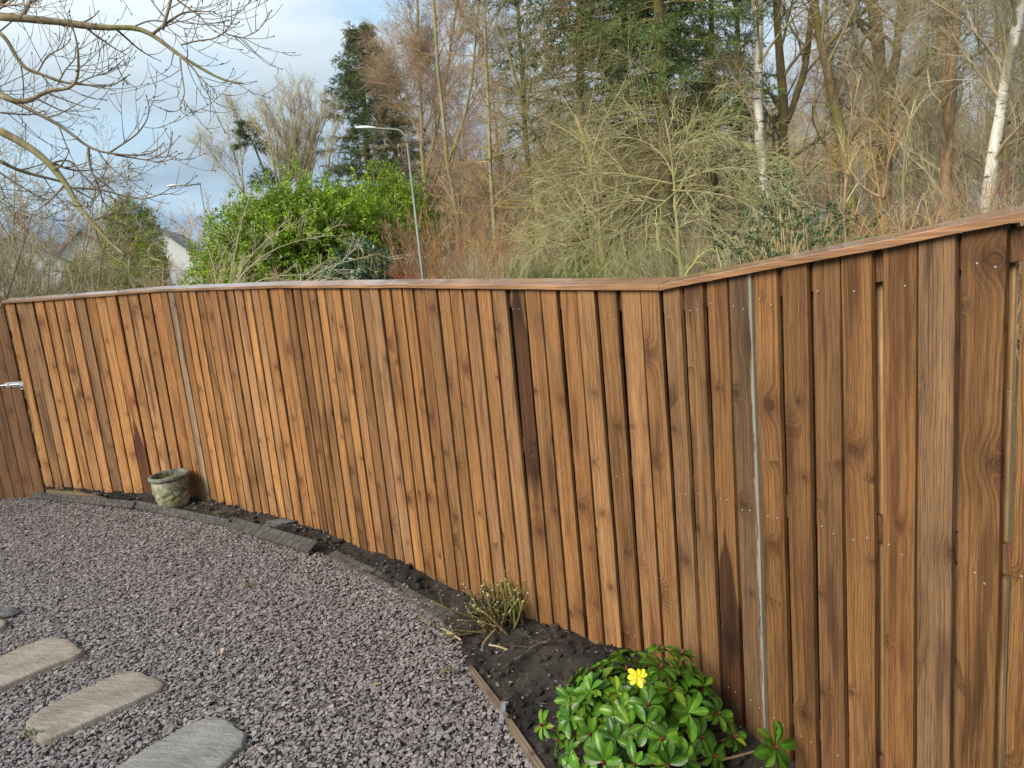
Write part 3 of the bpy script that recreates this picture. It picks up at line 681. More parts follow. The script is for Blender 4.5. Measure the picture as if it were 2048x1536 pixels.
    mb.add(Vl, fs); o = mb.build('capping_rail', M['cap'], fence)
    o.matrix_local = Matrix(((tx[0], nrm2[0], 0, ctr[0]+0.5), (tx[1], nrm2[1], 0, ctr[1]-4.35), (0, 0, 1, ctr[2]), (0, 0, 0, 1)))
M['nail'] = plain('galvanised_steel', (0.62, 0.63, 0.62), 0.38, 0.6, 0.2, 30.0)
local(fence, nails.build('nail_heads', M['nail']))['kind'] = 'stuff'

# ------------------------------------------------------------------ gate at the far end with a sliding bolt
GA = np.array([-4.90, 7.27]); GB = np.array([-5.95, 7.40])
gt = nrm(GA-GB); gn = np.array([gt[1], -gt[0]])
gate = empty('garden_gate', (GB[0], GB[1], 0.1), 'dark brown boarded gate with galvanised sliding bolt at the far end of the fence', 'gate')
M['gate'] = wood_mat('gate_wood', (0.25, 0.125, 0.050), (0.115, 0.050, 0.020))
u = 0.0; rg = np.random.default_rng(3); Lg = np.linalg.norm(GA-GB)-0.012
nb = 9; wdt = Lg/nb
for i in range(nb):
    uc = wdt*(i+0.5); p = GB+gt*uc; h = 1.98
    mb = MB(); board_mesh(mb, wdt-0.007, h, 0.02, rg); o = mb.build('board', M['gate'], gate)
    o.location = (p[0]-GB[0], p[1]-GB[1], -0.10); o.rotation_euler = (0, 0, math.atan2(gt[1], gt[0]))
    o['tone'] = float(rg.uniform(0.75, 1.05)); o['grey'] = 0.0; o['red'] = 0.1; o['stain_low'] = 5.0; o['stain_high'] = 0.0; o['pale_edge'] = 0.0
gax = np.array([[gt[0], gt[1], 0], [gn[0], gn[1], 0], [0, 0, 1]])
mb = MB()
for z in (0.35, 1.0, 1.7):
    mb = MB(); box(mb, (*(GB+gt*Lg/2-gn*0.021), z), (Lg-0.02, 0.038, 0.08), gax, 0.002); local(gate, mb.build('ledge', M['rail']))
mb = MB(); box(mb, (*(GB+gt*Lg/2-gn*0.01), 2.0), (Lg, 0.10, 0.028), gax, 0.003)
local(gate, mb.build('capping_rail', M['cap']))
bp = at(25, 773, 8.62); du = (bp[:2]-GB) @ gt; bz = bp[2]
bolt = None
mb = MB(); c = GB+gt*(du-0.06)+gn*0.0225; box(mb, (*c, bz), (0.30, 0.004, 0.05), gax, 0.001); bplate = local(gate, mb.build('bolt_plate', M['nail']))
mb = MB(); e = GB+gt*(du-0.25)+gn*0.034; f = GB+gt*(du+0.15)+gn*0.034
tube_batch(mb, resample(np.array([[*e, bz], [*f, bz]]), 4), np.full(4, 0.009), 10)
for q in (-0.16, -0.02, 0.08):
    box(mb, (*(GB+gt*(du+q)+gn*0.034), bz), (0.024, 0.026, 0.034), gax, 0.004)
local(gate, mb.build('sliding_bolt', M['nail']))
mb = MB(); th = np.linspace(0, 2*math.pi, 14); c = GB+gt*(du-0.01)+gn*0.048
tube_batch(mb, np.array([[c[0]+gt[0]*0.014*math.sin(x), c[1]+gt[1]*0.014*math.sin(x), bz-0.03+0.02*math.cos(x)] for x in th]), np.full(14, 0.004), 6)
local(gate, mb.build('bolt_loop', M['nail']))
# short return of fence beyond the gate post (outside the frame to the left)
mb = MB(); q = GB-gt*0.06-gn*0.03; box(mb, (*q, 1.0), (0.1, 0.1, 2.0), gax, 0.004)
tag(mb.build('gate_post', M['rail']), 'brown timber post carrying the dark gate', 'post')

# ------------------------------------------------------------------ planter
def lathe(mb, prof, n, c, rough=None, seed=0):
    th = np.arange(n)*2*math.pi/n; V = []
    for k, (r, z) in enumerate(prof):
        rr = np.full(n, r)
        if rough is not None: rr = rr + rough(th, z, k)
        V.append(np.stack([c[0]+rr*np.cos(th), c[1]+rr*np.sin(th), np.full(n, c[2]+z)], 1))
    j = np.arange(n); jn = (j+1) % n
    fs = [np.stack([k*n+j, k*n+jn, (k+1)*n+jn, (k+1)*n+j], 1) for k in range(len(prof)-1)]
    mb.add(np.concatenate(V), fs)
pc = ong(347, 999, 0.09); pc[2] = 0.06; pot_d = np.hypot(pc[0], pc[1])
def pot():
    root = empty('stone_planter', pc, 'weathered round stone planter with mossy rim and carved sides standing by the fence', 'planter')
    m, t = new_mat('mossy_cast_stone'); p = objc(t)
    n1 = t.noise(p, 9.0, 5, 0.65); n2 = t.noise(p, 40.0, 4, 0.7); n3 = t.noise(p, 4.0, 4, 0.6)
    c = t.mix(t.ramp(n1, [(0.36, 0), (0.62, 1)]), (0.13, 0.13, 0.085), (0.44, 0.41, 0.27))
    c = t.mix(t.m('MULTIPLY', t.ramp(n3, [(0.5, 0), (0.62, 1)]), 0.7), c, (0.13, 0.14, 0.035))
    c = t.mix(1.0, c, t.ramp(n2, [(0.3, 0.6), (0.7, 1.25)]), 'MULTIPLY')
    finish(t, c, 0.85, n2, 0.8, 0.01)
    m2, t2 = new_mat('dark_mossy_rim'); p = objc(t2); n1 = t2.noise(p, 14.0, 5, 0.65)
    c = t2.mix(t2.ramp(n1, [(0.36, 0), (0.64, 1)]), (0.055, 0.062, 0.05), (0.20, 0.20, 0.15)); finish(t2, c, 0.85, n1, 0.8, 0.012)
    S = 83/1450*pot_d/2/0.226
    def relief(th, z, k):
        band = math.exp(-((z-0.13)/0.075)**2)
        return 0.010*band*(np.sin(th*9+2*math.sin(z*38))*np.cos(z*44+th*3)) + 0.004*np.sin(th*31+z*90)*band + 0.0016*np.sin(th*57)*np.cos(z*120)
    zs = np.linspace(0, 0.262, 30)
    prof = [(0.120, -0.03)] + [((0.146+0.030*(z/0.262)**1.2+0.004*math.sin(z*14))*S, z*S) for z in zs]
    mb = MB(); lathe(mb, prof, 96, pc, relief); local(root, mb.build('pot_body', m, None, True))
    rim = [(0.176, 0.257), (0.184, 0.262), (0.193, 0.272), (0.196, 0.285), (0.192, 0.298), (0.182, 0.305), (0.168, 0.304), (0.158, 0.296), (0.155, 0.28), (0.153, 0.24), (0.150, 0.19)]
    mb = MB(); lathe(mb, [(r*S, z*S) for r, z in rim], 96, pc, lambda th, z, k: 0.0022*np.sin(th*7+z*60)+0.0016*np.sin(th*19)+0.001*np.sin(th*43)); local(root, mb.build('rim', m2, None, True))
    mb = MB(); n = 48; th = np.arange(n)*2*math.pi/n; V = [[pc[0], pc[1], pc[2]+0.245*S]]
    rr = np.random.default_rng(1)
    for f in (0.33, 0.66, 1.0): V += [[pc[0]+0.152*S*f*math.cos(x), pc[1]+0.152*S*f*math.sin(x), pc[2]+0.24*S+rr.normal()*0.006] for x in th]
    j = np.arange(n); fs = [np.stack([np.zeros(n, int), 1+j, 1+(j+1) % n], 1)] + [np.stack([1+k*n+j, 1+(k+1)*n+j, 1+(k+1)*n+(j+1) % n, 1+k*n+(j+1) % n], 1) for k in range(2)]
    mb.add(V, fs); local(root, mb.build('moss_filling', plain('yellow_moss', (0.20, 0.18, 0.045), 0.9, 0, 0.5, 25.0, bump=0.8)))
pot()

# ------------------------------------------------------------------ edging strips
M['edging'] = plain('weathered_plastic_edging', (0.064, 0.056, 0.047), 0.8, 0, 0.35, 14.0, bump=0.5, tint=True)
def edging(p0, p1, wid, tilt, label, z0=0.03, lift0=0.0, lift1=0.0, seed=0, nblk=9):
    rng = np.random.default_rng(seed); a = ong(*p0, z0); b = ong(*p1, z0); a[2] += lift0; b[2] += lift1
    t = nrm(b-a); side = nrm(np.cross([0, 0, 1], t)); side = side if side @ np.array([-a[0], -a[1], 0]) > 0 else -side       # towards the camera
    fdir = nrm(side*math.cos(tilt) - np.array([0, 0, 1])*math.sin(tilt)); nn = nrm(np.cross(t, fdir)); nn = nn if nn[2] > 0 else -nn
    L = np.linalg.norm(b-a); mb = MB(); ax = np.array([t, fdir, nn])
    c = (a+b)/2; box(mb, c, (L, wid, 0.016), ax, 0.003)
    for row, (o, wd) in enumerate(((-wid*0.26, wid*0.44), (wid*0.24, wid*0.48))):
        u = 0.004
        while u < L-0.03:
            l = min(rng.uniform(0.05, 0.11), L-u-0.004)
            tn = rng.uniform(0.8, 1.25)
            dv = rng.uniform(-0.004, 0.004)
            box(mb, a+t*(u+l/2)+fdir*(o+dv)+nn*0.0095, (l-0.007, wd-0.006, 0.009+rng.uniform(0, 0.004)), ax, 0.0035, col=(tn, tn, tn)); u += l
    cc = tuple(c); o = mb.build('edging_strip', M['edging'], None, False, loc=cc)
    tag(o, label, 'garden edging', 'stone effect edging strips between slate and soil')
edging((66, 990), (268, 1010), 0.07, 0.9, 'grey stone effect edging strip nearest the gate, set upright', 0.05, seed=1)
edging((268, 1008), (458, 1047), 0.072, 0.95, 'upright grey edging strip in front of the stone planter', 0.045, seed=2)
edging((455, 1043), (628, 1103), 0.11, 0.45, 'loose grey edging strip tipped up with its end lifted off the slate', 0.04, 0.0, 0.035, seed=3)
edging((662, 1108), (775, 1166), 0.10, 0.12, 'flat grey edging strip trodden into the soil past the tipped one', 0.015, seed=4)
edging((775, 1168), (900, 1240), 0.11, 0.08, 'flat soil covered edging strip before the pruned shrub', 0.008, seed=5)
M['lath'] = wood_mat('old_lath', (0.20, 0.145, 0.09), (0.10, 0.07, 0.045), False, 0.8)
def lath(p0, p1, wd, hh, label, z=0.02, nm='timber_edging'):
    a = ong(*p0, z); b = ong(*p1, z); t = nrm(b-a); s = nrm(np.cross([0, 0, 1], t)); ax = np.array([s, np.cross(t, s), t]); c = (a+b)/2
    mb = MB(); box(mb, (0, 0, 0), (wd, hh, np.linalg.norm(b-a)), None, 0.003); o = mb.build(nm, M['lath'])
    o.matrix_world = Matrix(((ax[0][0], ax[1][0], ax[2][0], c[0]), (ax[0][1], ax[1][1], ax[2][1], c[1]), (ax[0][2], ax[1][2], ax[2][2], c[2]), (0, 0, 0, 1)))
    tag(o, label, 'timber edging', 'old timber laths edging the soil')
lath((940, 1338), (1006, 1424), 0.022, 0.05, 'thin old timber lath edging on the fence side of the metal peg')
lath((1008, 1432), (1130, 1610), 0.024, 0.05, 'thin old timber lath running out past the rhododendron')
lath((92, 982), (215, 992), 0.03, 0.04, 'old brown timber strip lying behind the edging by the gate', 0.06)
pk = ong(1004, 1440, 0.0); mb = MB()
a = nrm(ong(1012, 1430, 0)-ong(990, 1450, 0)); tt = nrm(ong(1008, 1405, 0.05)-ong(1002, 1450, 0.0)); sd_ = nrm(np.cross(tt, [0, 0, 1]))
ax = np.array([tt, sd_, np.cross(tt, sd_)])
c = (ong(1009, 1405, 0.06)+ong(1000, 1445, 0.03))/2
box(mb, c, (0.10, 0.022, 0.003), ax, 0.001); box(mb, c+ax[1]*0.012+ax[2]*0.008, (0.10, 0.003, 0.018), ax, 0.001)
tag(mb.build('metal_peg', plain('dull_zinc', (0.22, 0.225, 0.23), 0.45, 0.7, 0.25, 40.0)), 'short grey metal angle peg at the joint of the timber laths', 'peg')

# ------------------------------------------------------------------ pruned shrub and debris on the soil
def pruned():
    rng = np.random.default_rng(8); c = ong(1010, 1252, 0.03); root = empty('pruned_shrub', c, 'shrub cut back to a fan of bare brown stubs at the foot of the fence', 'shrub')
    mb = MB(); ends = MB()
    K = 46; az = rng.uniform(0, 6.28, K); lean = 0.15+0.75*rng.random(K); 
    st = c + np.stack([rng.normal(size=K)*0.055, rng.normal(size=K)*0.04, np.full(K, -0.02)], 1)
    d = np.stack([np.cos(az)*np.sin(lean)-0.18, np.sin(az)*np.sin(lean)*0.6-0.05, np.cos(lean)], 1); L = rng.uniform(0.13, 0.30, K)
    # a few long low ones to the left
    d[:5] = np.array([-1.0, -0.1, 0.18])+0.12*rng.normal(size=(5, 3)); L[:5] = rng.uniform(0.28, 0.46, 5)
    P = np.empty((K, 5, 3)); P[:, 0] = st; d = nrm(d)
    for j in range(1, 5): P[:, j] = P[:, j-1]+d*(L/4)[:, None]; d = nrm(d+0.10*rng.normal(size=d.shape)+np.array([0, 0, 0.05]))
    r0 = rng.uniform(0.0045, 0.009, K)[:, None]; R = r0*np.linspace(1, 0.8, 5)[None]
    tn = rng.uniform(0.7, 1.2, K)[:, None]*np.ones((1, 3)); tube_batch(mb, P, R, 7, tn)
    Q, RQ = grow(rng, P, R, 2, 0.09, 0.7, 0.3, 0.9, 4, 0.08, 0.25, rratio=0.7, rmin=0.003, taper=0.1); tube_batch(mb, Q, RQ*1.2, 6, np.repeat(tn, 2, 0))
    local(root, mb.build('stems', M['stub'], None, True))
    for PP, RR in ((P, R), (Q, RQ*1.2)):
        tip = PP[:, -1]; dd = nrm(PP[:, -1]-PP[:, -2]); tube_batch(ends, np.stack([tip-dd*0.0005, tip+dd*0.003], 1), np.stack([RR[:, -1]*1.02, RR[:, -1]*0.95], 1), 7)
    local(root, ends.build('cut_ends', plain('fresh_cut_wood', (0.50, 0.40, 0.22), 0.7, 0, 0.1, 20)))
M['stub'] = bark_mat('stub_bark', (0.07, 0.052, 0.022), (0.175, 0.13, 0.055), 60, (0.15, 0.15, 0.04)); pruned()
M['cut'] = plain('pale_cut_twig', (0.34, 0.26, 0.12), 0.7, 0, 0.3, 30)
for k, (p0, p1, lab) in enumerate([((885, 1258), (915, 1276), 'pale cut twig lying on soil left of the pruned shrub, upper one'), ((893, 1266), (922, 1280), 'pale yellow split twig lying just below another left of the pruned shrub'),
                                   ((978, 1290), (1015, 1300), 'short pale twig lying on soil under the pruned shrub stubs'), ((965, 1288), (990, 1260), 'slim tan twig leaning among clods by the pruned shrub'),
                                   ((745, 1372), (762, 1366), 'tiny straw coloured twig lying out on the slate')]):
    a = ong(*p0, 0.045); b = ong(*p1, 0.05); mb = MB(); m_ = (a+b)/2+np.array([0.004, 0.006, 0.004]); tube_batch(mb, resample(np.array([a, m_, b]), 5), np.full(5, 0.005 if k < 4 else 0.003), 6)
    tag(mb.build('cut_twig', M['cut']), lab, 'twig', 'cut twigs dropped round the pruned shrub')
a = [ong(1100, 1283, 0.12), ong(1075, 1285, 0.12), ong(1058, 1300, 0.10), ong(1045, 1312, 0.08), ong(1020, 1322, 0.07), ong(1003, 1340, 0.05)]
mb = MB(); P = resample(np.array(a), 12)[None]; R = np.linspace(0.008, 0.003, 12)[None]; tube_batch(mb, P, R, 7); rr = np.random.default_rng(2); Q, RQ = grow(rr, P, R, 6, 0.16, 0.7, 0.1, 0.9, 5, 0.25, -0.1, rmin=0.0016); tube_batch(mb, Q, RQ, 5)
tag(mb.build('dead_root', bark_mat('root_bark', (0.05, 0.035, 0.025), (0.13, 0.095, 0.065), 60), None, True), 'dark exposed root lying over the soil between pruned shrub and rhododendron', 'root')
a = [ong(885, 1432, 0.03), ong(905, 1412, 0.04), ong(925, 1400, 0.035), ong(950, 1393, 0.04)]; mb = MB(); tube_batch(mb, resample(np.array(a), 8), np.linspace(0.004, 0.0025, 8), 6)
tag(mb.build('fallen_stick', bark_mat('stick_bark', (0.035, 0.025, 0.02), (0.08, 0.06, 0.045), 60)), 'thin dark stick lying on the slate near the timber lath', 'stick')
# dead leaf on the slate
mb = MB(); c = ong(440, 1298, 0.04)[None]; leaf_batch(mb, c, np.array([[0.4, -0.8, 0.1]]), np.array([[0.1, -0.3, 1.0]]), np.array([0.075]), np.array([0.045]), np.array([[1, 1, 1]]), 0.3, 0.1)
tag(mb.build('dead_leaf', leaf_mat('dead_leaf', (0.36, 0.25, 0.16), (0.46, 0.34, 0.24), 0.7, 0.1)), 'curled tan dead leaf lying on the slate chippings', 'leaf')
def rock(px, py, sz, label, mat, seed, z=0.03, sq=(1, 0.7, 0.55)):
    rng = np.random.default_rng(seed); n, mth = 18, 12; c = ong(px, py, z); V = []; ph = rng.uniform(0, 6, 6)
    for i in range(mth+1):
        la = math.pi*i/mth-math.pi/2
        for j in range(n):
            lo = 2*math.pi*j/n; dvec = np.array([math.cos(la)*math.cos(lo), math.cos(la)*math.sin(lo), math.sin(la)])
            r = 1+0.16*math.sin(3*dvec[0]+ph[0])+0.14*math.sin(4*dvec[1]+ph[1])+0.1*math.sin(6*dvec[2]+ph[2]+2*dvec[0])+rng.normal()*0.02*(abs(la) < 1.5)
            V.append(c+dvec*r*sz*np.array(sq))
    i = np.arange((mth+1)*n).reshape(mth+1, n); q = np.stack([i[:-1], np.roll(i, -1, 1)[:-1], np.roll(i, -1, 1)[1:], i[1:]], -1).reshape(-1, 4)
    mb = MB(); mb.add(V, [q]); tag(mb.build('rock', mat, None, False, loc=tuple(c)), label, 'rock')
M['rock'] = plain('dark_rock', (0.085, 0.08, 0.078), 0.6, 0, 0.4, 20.0, bump=0.6)
rock(22, 1226, 0.06, 'dark rounded rock lying beside the small clipped stepping stone', M['rock'], 1)
rock(560, 1046, 0.085, 'dark flat slab of earth and stone at the fence foot past the planter', M['rock'], 2, 0.04, (1.6, 0.6, 0.35))
# small weeds
def weed(px, py, label, seed, s=0.05, z=0.03):
    rng = np.random.default_rng(seed); c = ong(px, py, z); K = 70; d = nrm(rng.normal(size=(K, 3))+np.array([0, 0, 0.7])); d[:, 2] = np.abs(d[:, 2]); mb = MB()
    C = c+np.concatenate([rng.normal(size=(K, 2))*s*0.6, rng.random((K, 1))*0.015], 1)
    leaf_batch(mb, C, d, rng.normal(size=(K, 3))+np.array([0, 0, 1.5]), rng.uniform(0.3, 0.55, K)*s, rng.uniform(0.15, 0.3, K)*s, (0.7+0.6*rng.random((K, 1)))*np.ones((1, 3)), 0.2)
    tag(mb.build('small_weed', M['weed']), label, 'weed', 'little weeds sprouting in the slate')
M['weed'] = leaf_mat('weed_leaves', (0.08, 0.11, 0.03), (0.17, 0.20, 0.06), 0.5, 0.2)
weed(68, 1470, 'green weed clump growing at the corner of the middle stepping stone', 1, 0.04)
weed(185, 1317, 'sparse green weed by the tip of the buff stone nearest the gate', 2, 0.025)
weed(895, 1345, 'tiny green weed beside the top of the thin timber lath', 3, 0.03)
weed(435, 1028, 'small yellowish weed on the soil just right of the planter', 4, 0.035)
weed(500, 1172, 'thin green sprig in the slate below the tipped edging strip', 5, 0.025)

# ------------------------------------------------------------------ rhododendron
def rhodo():
    rng = np.random.default_rng(21)
    base = at(1290, 1640, 2.62); base[2] = 0.03
    root = empty('rhododendron', base, 'glossy green rhododendron with red buds and one yellow leaf rosette by the fence', 'shrub')
    W = [(1321, 1336, 2.62, 1.15), (1376, 1425, 2.48, 1.2), (1294, 1410, 2.45, 1.1), (1138, 1439, 2.55, 1.0), (1291, 1449, 2.38, 1.1), (1208, 1523, 2.30, 1.1), (1270, 1529, 2.28, 1.0), (1333, 1529, 2.3, 1.1), (1368, 1520, 2.36, 1.0),
         (1355, 1408, 2.58, 0.9), (1358, 1347, 2.70, 1.1), (1324, 1301, 2.82, 1.1), (1362, 1309, 2.82, 1.0), (1267, 1306, 2.80, 1.0), (1236, 1313, 2.80, 0.8), (1210, 1342, 2.74, 0.9), (1188, 1341, 2.76, 0.8), (1151, 1364, 2.74, 0.9), (1166, 1375, 2.70, 1.0),
         (1233, 1383, 2.58, 0.9), (1242, 1427, 2.46, 1.0), (1263, 1451, 2.40, 1.0), (1183, 1468, 2.44, 1.0), (1140, 1504, 2.48, 0.9), (1434, 1427, 2.60, 1.0), (1087, 1451, 2.62, 0.8), (1465, 1474, 2.62, 0.95), (1200, 1412, 2.58, 1.0), (1410, 1380, 2.72, 0.9), (1390, 1352, 2.76, 0.9),
         (1168, 1425, 2.62, 0.9), (1232, 1478, 2.38, 1.0), (1322, 1478, 2.36, 1.0), (1400, 1475, 2.5, 1.0), (1300, 1372, 2.6, 0.9), (1120, 1480, 2.6, 0.9), (1255, 1345, 2.72, 0.9), (1340, 1380, 2.6, 0.9), (1425, 1510, 2.5, 0.9), (1160, 1545, 2.4, 1.0), (1240, 1570, 2.25, 1.0), (1310, 1580, 2.22, 1.0), (1380, 1570, 2.3, 1.0), (1190, 1600, 2.3, 1.0), (1290, 1640, 2.22, 1.0), (1430, 1560, 2.45, 1.0), (1360, 1640, 2.3, 1.0)]
    extra = [(1548, 1493, 2.46, 1.35)]
    fol = MB(); buds = []; stem = MB(); yel = MB(); core = base+np.array([0, 0, 0.22])
    def leaves(mb, c, axis, n, s, spread, tint, wr=0.43):
        """a rosette of obovate leaves; each leaf a 3 x 7 grid with raised margins and drooping tip"""
        a0 = rng.uniform(0, 6.28); ref = nrm(np.cross(axis, rng.normal(size=3))); ref2 = np.cross(axis, ref)
        for k in range(n):
            a = a0+k*2.4+rng.normal()*0.12; rd = ref*math.cos(a)+ref2*math.sin(a); lay = k/n
            sp_ = spread+rng.normal()*0.16-0.35*(1-lay)
            L = s*rng.uniform(0.8, 1.1)*(0.75+0.25*lay); Wd = L*wr*rng.uniform(0.9, 1.1)
            d = nrm(rd*math.sin(sp_)+axis*math.cos(sp_)); side = nrm(np.cross(d, axis)); up_ = np.cross(side, d)
            nseg = 9; V = []; cur = rng.uniform(0.3, 0.95)
            p = c.copy()+axis*0.004*lay; prof = [0.07, 0.24, 0.50, 0.76, 0.94, 1.0, 0.95, 0.74, 0.16]
            for i in range(nseg):
                f = i/(nseg-1); dd = nrm(d*math.cos(cur*f)-up_*math.sin(cur*f)); uu = np.cross(side, dd)
                if i: p = p+dd*L/(nseg-1)
                hw = Wd/2*prof[i]; rip = 0.0016*(1 if i % 2 else -1)
                for e in (-1, -0.5, 0, 0.5, 1): V.append(p+side*hw*e+uu*(abs(e)**1.3*hw*0.32+(rip if abs(e) == 0.5 else 0)-(0.0012 if e == 0 else 0)))
            i_ = np.arange(nseg*5).reshape(nseg, 5); q = np.stack([i_[:-1, :-1], i_[:-1, 1:], i_[1:, 1:], i_[1:, :-1]], -1).reshape(-1, 4)
            tn = rng.uniform(0.55, 1.3); col = np.array(tint)*tn*np.array([1+0.7*rng.random()*(rng.random() < 0.22), 1, 0.8]); mb.add(np.array(V), [q], np.tile(np.array([0.92, 0.92, 1.45, 0.92, 0.92]), nseg)[:, None]*col)
    def budd(c, axis, s):
        P = np.array([c-axis*0.004, c+axis*s*0.35, c+axis*s*0.75, c+axis*s]); bud = MB(); tube_batch(bud, P, np.array([0.005, 0.0075, 0.0055, 0.001]), 8); buds.append(bud)
    for (px, py, d, s) in W + extra:
        c = at(px, py, d); out = nrm(c-core); axis = nrm(out*0.75+np.array([0, -0.25, 0.55])+0.15*rng.normal(size=3))
        leaves(fol, c, axis, int(rng.integers(7, 11)), 0.088*s, 1.42, (1, 1, 1))
        if rng.random() < 0.7: budd(c, axis, 0.030*rng.uniform(0.7, 1.2))
        mid = (c+base)/2+np.array([0, 0, -0.06])+0.02*rng.normal(size=3); P = resample(np.array([base+0.05*rng.normal(size=3)*np.array([1, 1, 0.3]), mid, c-axis*0.03, c]), 8)
        tube_batch(stem, P, np.linspace(0.008, 0.0035, 8), 6)
    for k in range(62):                                               # inner and rear rosettes
        v = nrm(rng.normal(size=3)); v[2] = abs(v[2])*0.8; c = base+np.array([0, 0.03, 0.16])+v*np.array([0.36, 0.26, 0.27])*rng.uniform(0.45, 0.86)
        leaves(fol, c, nrm(v+np.array([0, -0.2, 0.6])+0.45*rng.normal(size=3)), 8, 0.086, 1.35, (0.9, 0.95, 0.9))
    yc = at(1276, 1354, 2.40); leaves(yel, yc, nrm(np.array([0, -0.75, 0.65])), 9, 0.046, 1.25, (1, 1, 1), 0.50)
    for (px, py, d, t_) in ((1233, 1386, 2.53, (2.0, 1.35, 0.8)), (1226, 1405, 2.5, (1.7, 1.25, 0.8))):
        leaves(fol, at(px, py, d), nrm(np.array([0.2, -0.6, 0.7])), 3, 0.07, 1.1, t_)
    m, t = new_mat('rhododendron_leaf'); n1 = t.noise(geop(t), 14.0, 3, 0.6); n2 = t.noise(geop(t), 120.0, 2, 0.5)
    c = t.mix(t.ramp(n1, [(0.35, 0), (0.65, 1)]), (0.034, 0.105, 0.012), (0.110, 0.225, 0.022)); c = t.mix(1.0, c, tintcol(t), 'MULTIPLY')
    finish(t, c, 0.30, n2, 0.3, 0.002, spec=0.30, trans=0.15)
    local(root, fol.build('foliage', m, None, True)); bm_ = plain('red_bud', (0.11, 0.018, 0.012), 0.55, 0, 0.3, 60)
    for bud in buds: local(root, bud.build('flower_bud', bm_, None, True))
    local(root, stem.build('stems', bark_mat('rhodo_stem', (0.09, 0.06, 0.03), (0.16, 0.11, 0.05), 60), None, True))
    yo = local(root, yel.build('yellow_rosette', leaf_mat('yellow_leaf', (0.70, 0.58, 0.02), (0.78, 0.68, 0.05), 0.45, 0.2), None, True))
rhodo()
#@@VEG
# ------------------------------------------------------------------ vegetation beyond the fence
def gz(p): return float(ground_h(np.array([p[0]]), np.array([p[1]]))[0])
def trunk_px(pts, d, n=14, ground=True):
    P = [at(px, py, d if not hasattr(d, '__len__') else d[i]) for i, (px, py) in enumerate(pts)]
    if ground:
        b = P[0].copy(); b[2] = gz(b)-0.1; b[0] += (P[0][0]-P[1][0])*0.4; b[1] += (P[0][1]-P[1][1])*0.4
        P = [b]+P
    return resample(np.array(P), n)
def tint(rng, K, a=0.75, b=1.25): return (a+(b-a)*rng.random((K, 1)))*np.ones((1, 3))
def put_levels(mb, rng, P, R, levels, sides=(6, 4, 3, 3, 3)):
    """grow successive orders of branches out of the polylines in P"""
    allp = []
    for k, lv in enumerate(levels):
        P, R = grow(rng, P, R, **lv); tube_batch(mb, P, R, sides[min(k, len(sides)-1)], tint(rng, len(P)), cap=False); allp.append((P, R))
    return allp
def tree(name, label, cat, limbs, bark, twig, levels, seed, group=None, extra=None, trunk_sides=10):
    """limbs: list of (polyline, r0, r1); the first is the trunk"""
    rng = np.random.default_rng(seed); base = np.array(limbs[0][0][0]); root = empty(name, base, label, cat, group)
    tr = MB(); cr_ = MB(); N = 14; PP = []; RR = []
    for k, (pl, r0, r1) in enumerate(limbs):
        p = resample(pl, N); p[1:-1] += rng.normal(size=(N-2, 3))*r0*0.12; r = np.linspace(r0, r1, N)*(1+0.06*rng.normal(size=N))
        if k == 0: r[0] *= 1.25
        tube_batch(tr, p, r, trunk_sides); PP.append(p); RR.append(r)
    local(root, tr.build('trunk', bark, None, True))
    put_levels(cr_, rng, np.array(PP), np.array(RR), levels)
    if extra: extra(cr_, rng)
    local(root, cr_.build('crown', twig, None, True))
    return root
def LV(*rows):
    out = []
    for (n, L, a, kw) in rows: out.append(dict(n=n, length=L, angle=a, **kw))
    return out
wood_lv = LV((14, 2.6, 0.85, dict(t0=0.22, rise=0.25, wig=0.14, N=7, rratio=0.42)), (8, 1.15, 0.75, dict(rise=0.1, wig=0.18, N=5, rratio=0.5)), (6, 0.55, 0.7, dict(wig=0.2, N=4, rmin=0.0034)), (3, 0.28, 0.7, dict(wig=0.2, N=3, rmin=0.003)))
birch_lv = LV((16, 2.2, 0.7, dict(t0=0.35, rise=0.3, wig=0.1, N=7, curl=-0.05, rratio=0.35)), (9, 1.0, 0.7, dict(wig=0.14, curl=-0.10, N=5, rratio=0.5)), (7, 0.6, 0.6, dict(wig=0.14, curl=-0.18, N=5, rmin=0.0032)), (4, 0.3, 0.6, dict(wig=0.16, curl=-0.2, N=3, rmin=0.0028)))

tree('birch_tree', 'straight white barked birch with peeling dark bands, holly at its foot', 'tree', [(trunk_px([(1533, 440), (1527, 350), (1518, 290), (1513, 200), (1515, 100), (1520, 0), (1526, -160), (1530, -420)], 17), 0.115, 0.05)], M['bark_birch'], M['twig_brown'], birch_lv, 101)
tree('birch_tree', 'leaning white barked birch standing above the highest stretch of the fence', 'tree', [(trunk_px([(1962, 440), (1978, 380), (1990, 270), (2005, 170), (2022, 90), (2042, 0), (2075, -150), (2110, -380)], 15), 0.115, 0.05), (trunk_px([(2008, 130), (1970, 95), (1945, 60), (1930, 20), (1925, -40)], 15, 8, False), 0.03, 0.012)], M['bark_birch'], M['twig_brown'], birch_lv, 102)
tree('woodland_tree', 'brown mossy tree forking in two just right of the straight birch', 'tree', [(trunk_px([(1572, 450), (1568, 330), (1568, 230), (1560, 120), (1553, 30), (1548, -120), (1545, -300)], 20), 0.15, 0.06), (trunk_px([(1572, 245), (1600, 195), (1616, 120), (1626, 0), (1632, -160)], 20, 10, False), 0.09, 0.045), (trunk_px([(1562, 330), (1600, 305), (1650, 270), (1700, 235), (1728, 195), (1733, 165)], [20, 19.8, 19.5, 19.2, 19, 18.8], 10, False), 0.05, 0.02)], M['bark_brown'], M['twig_brown'], wood_lv, 103)
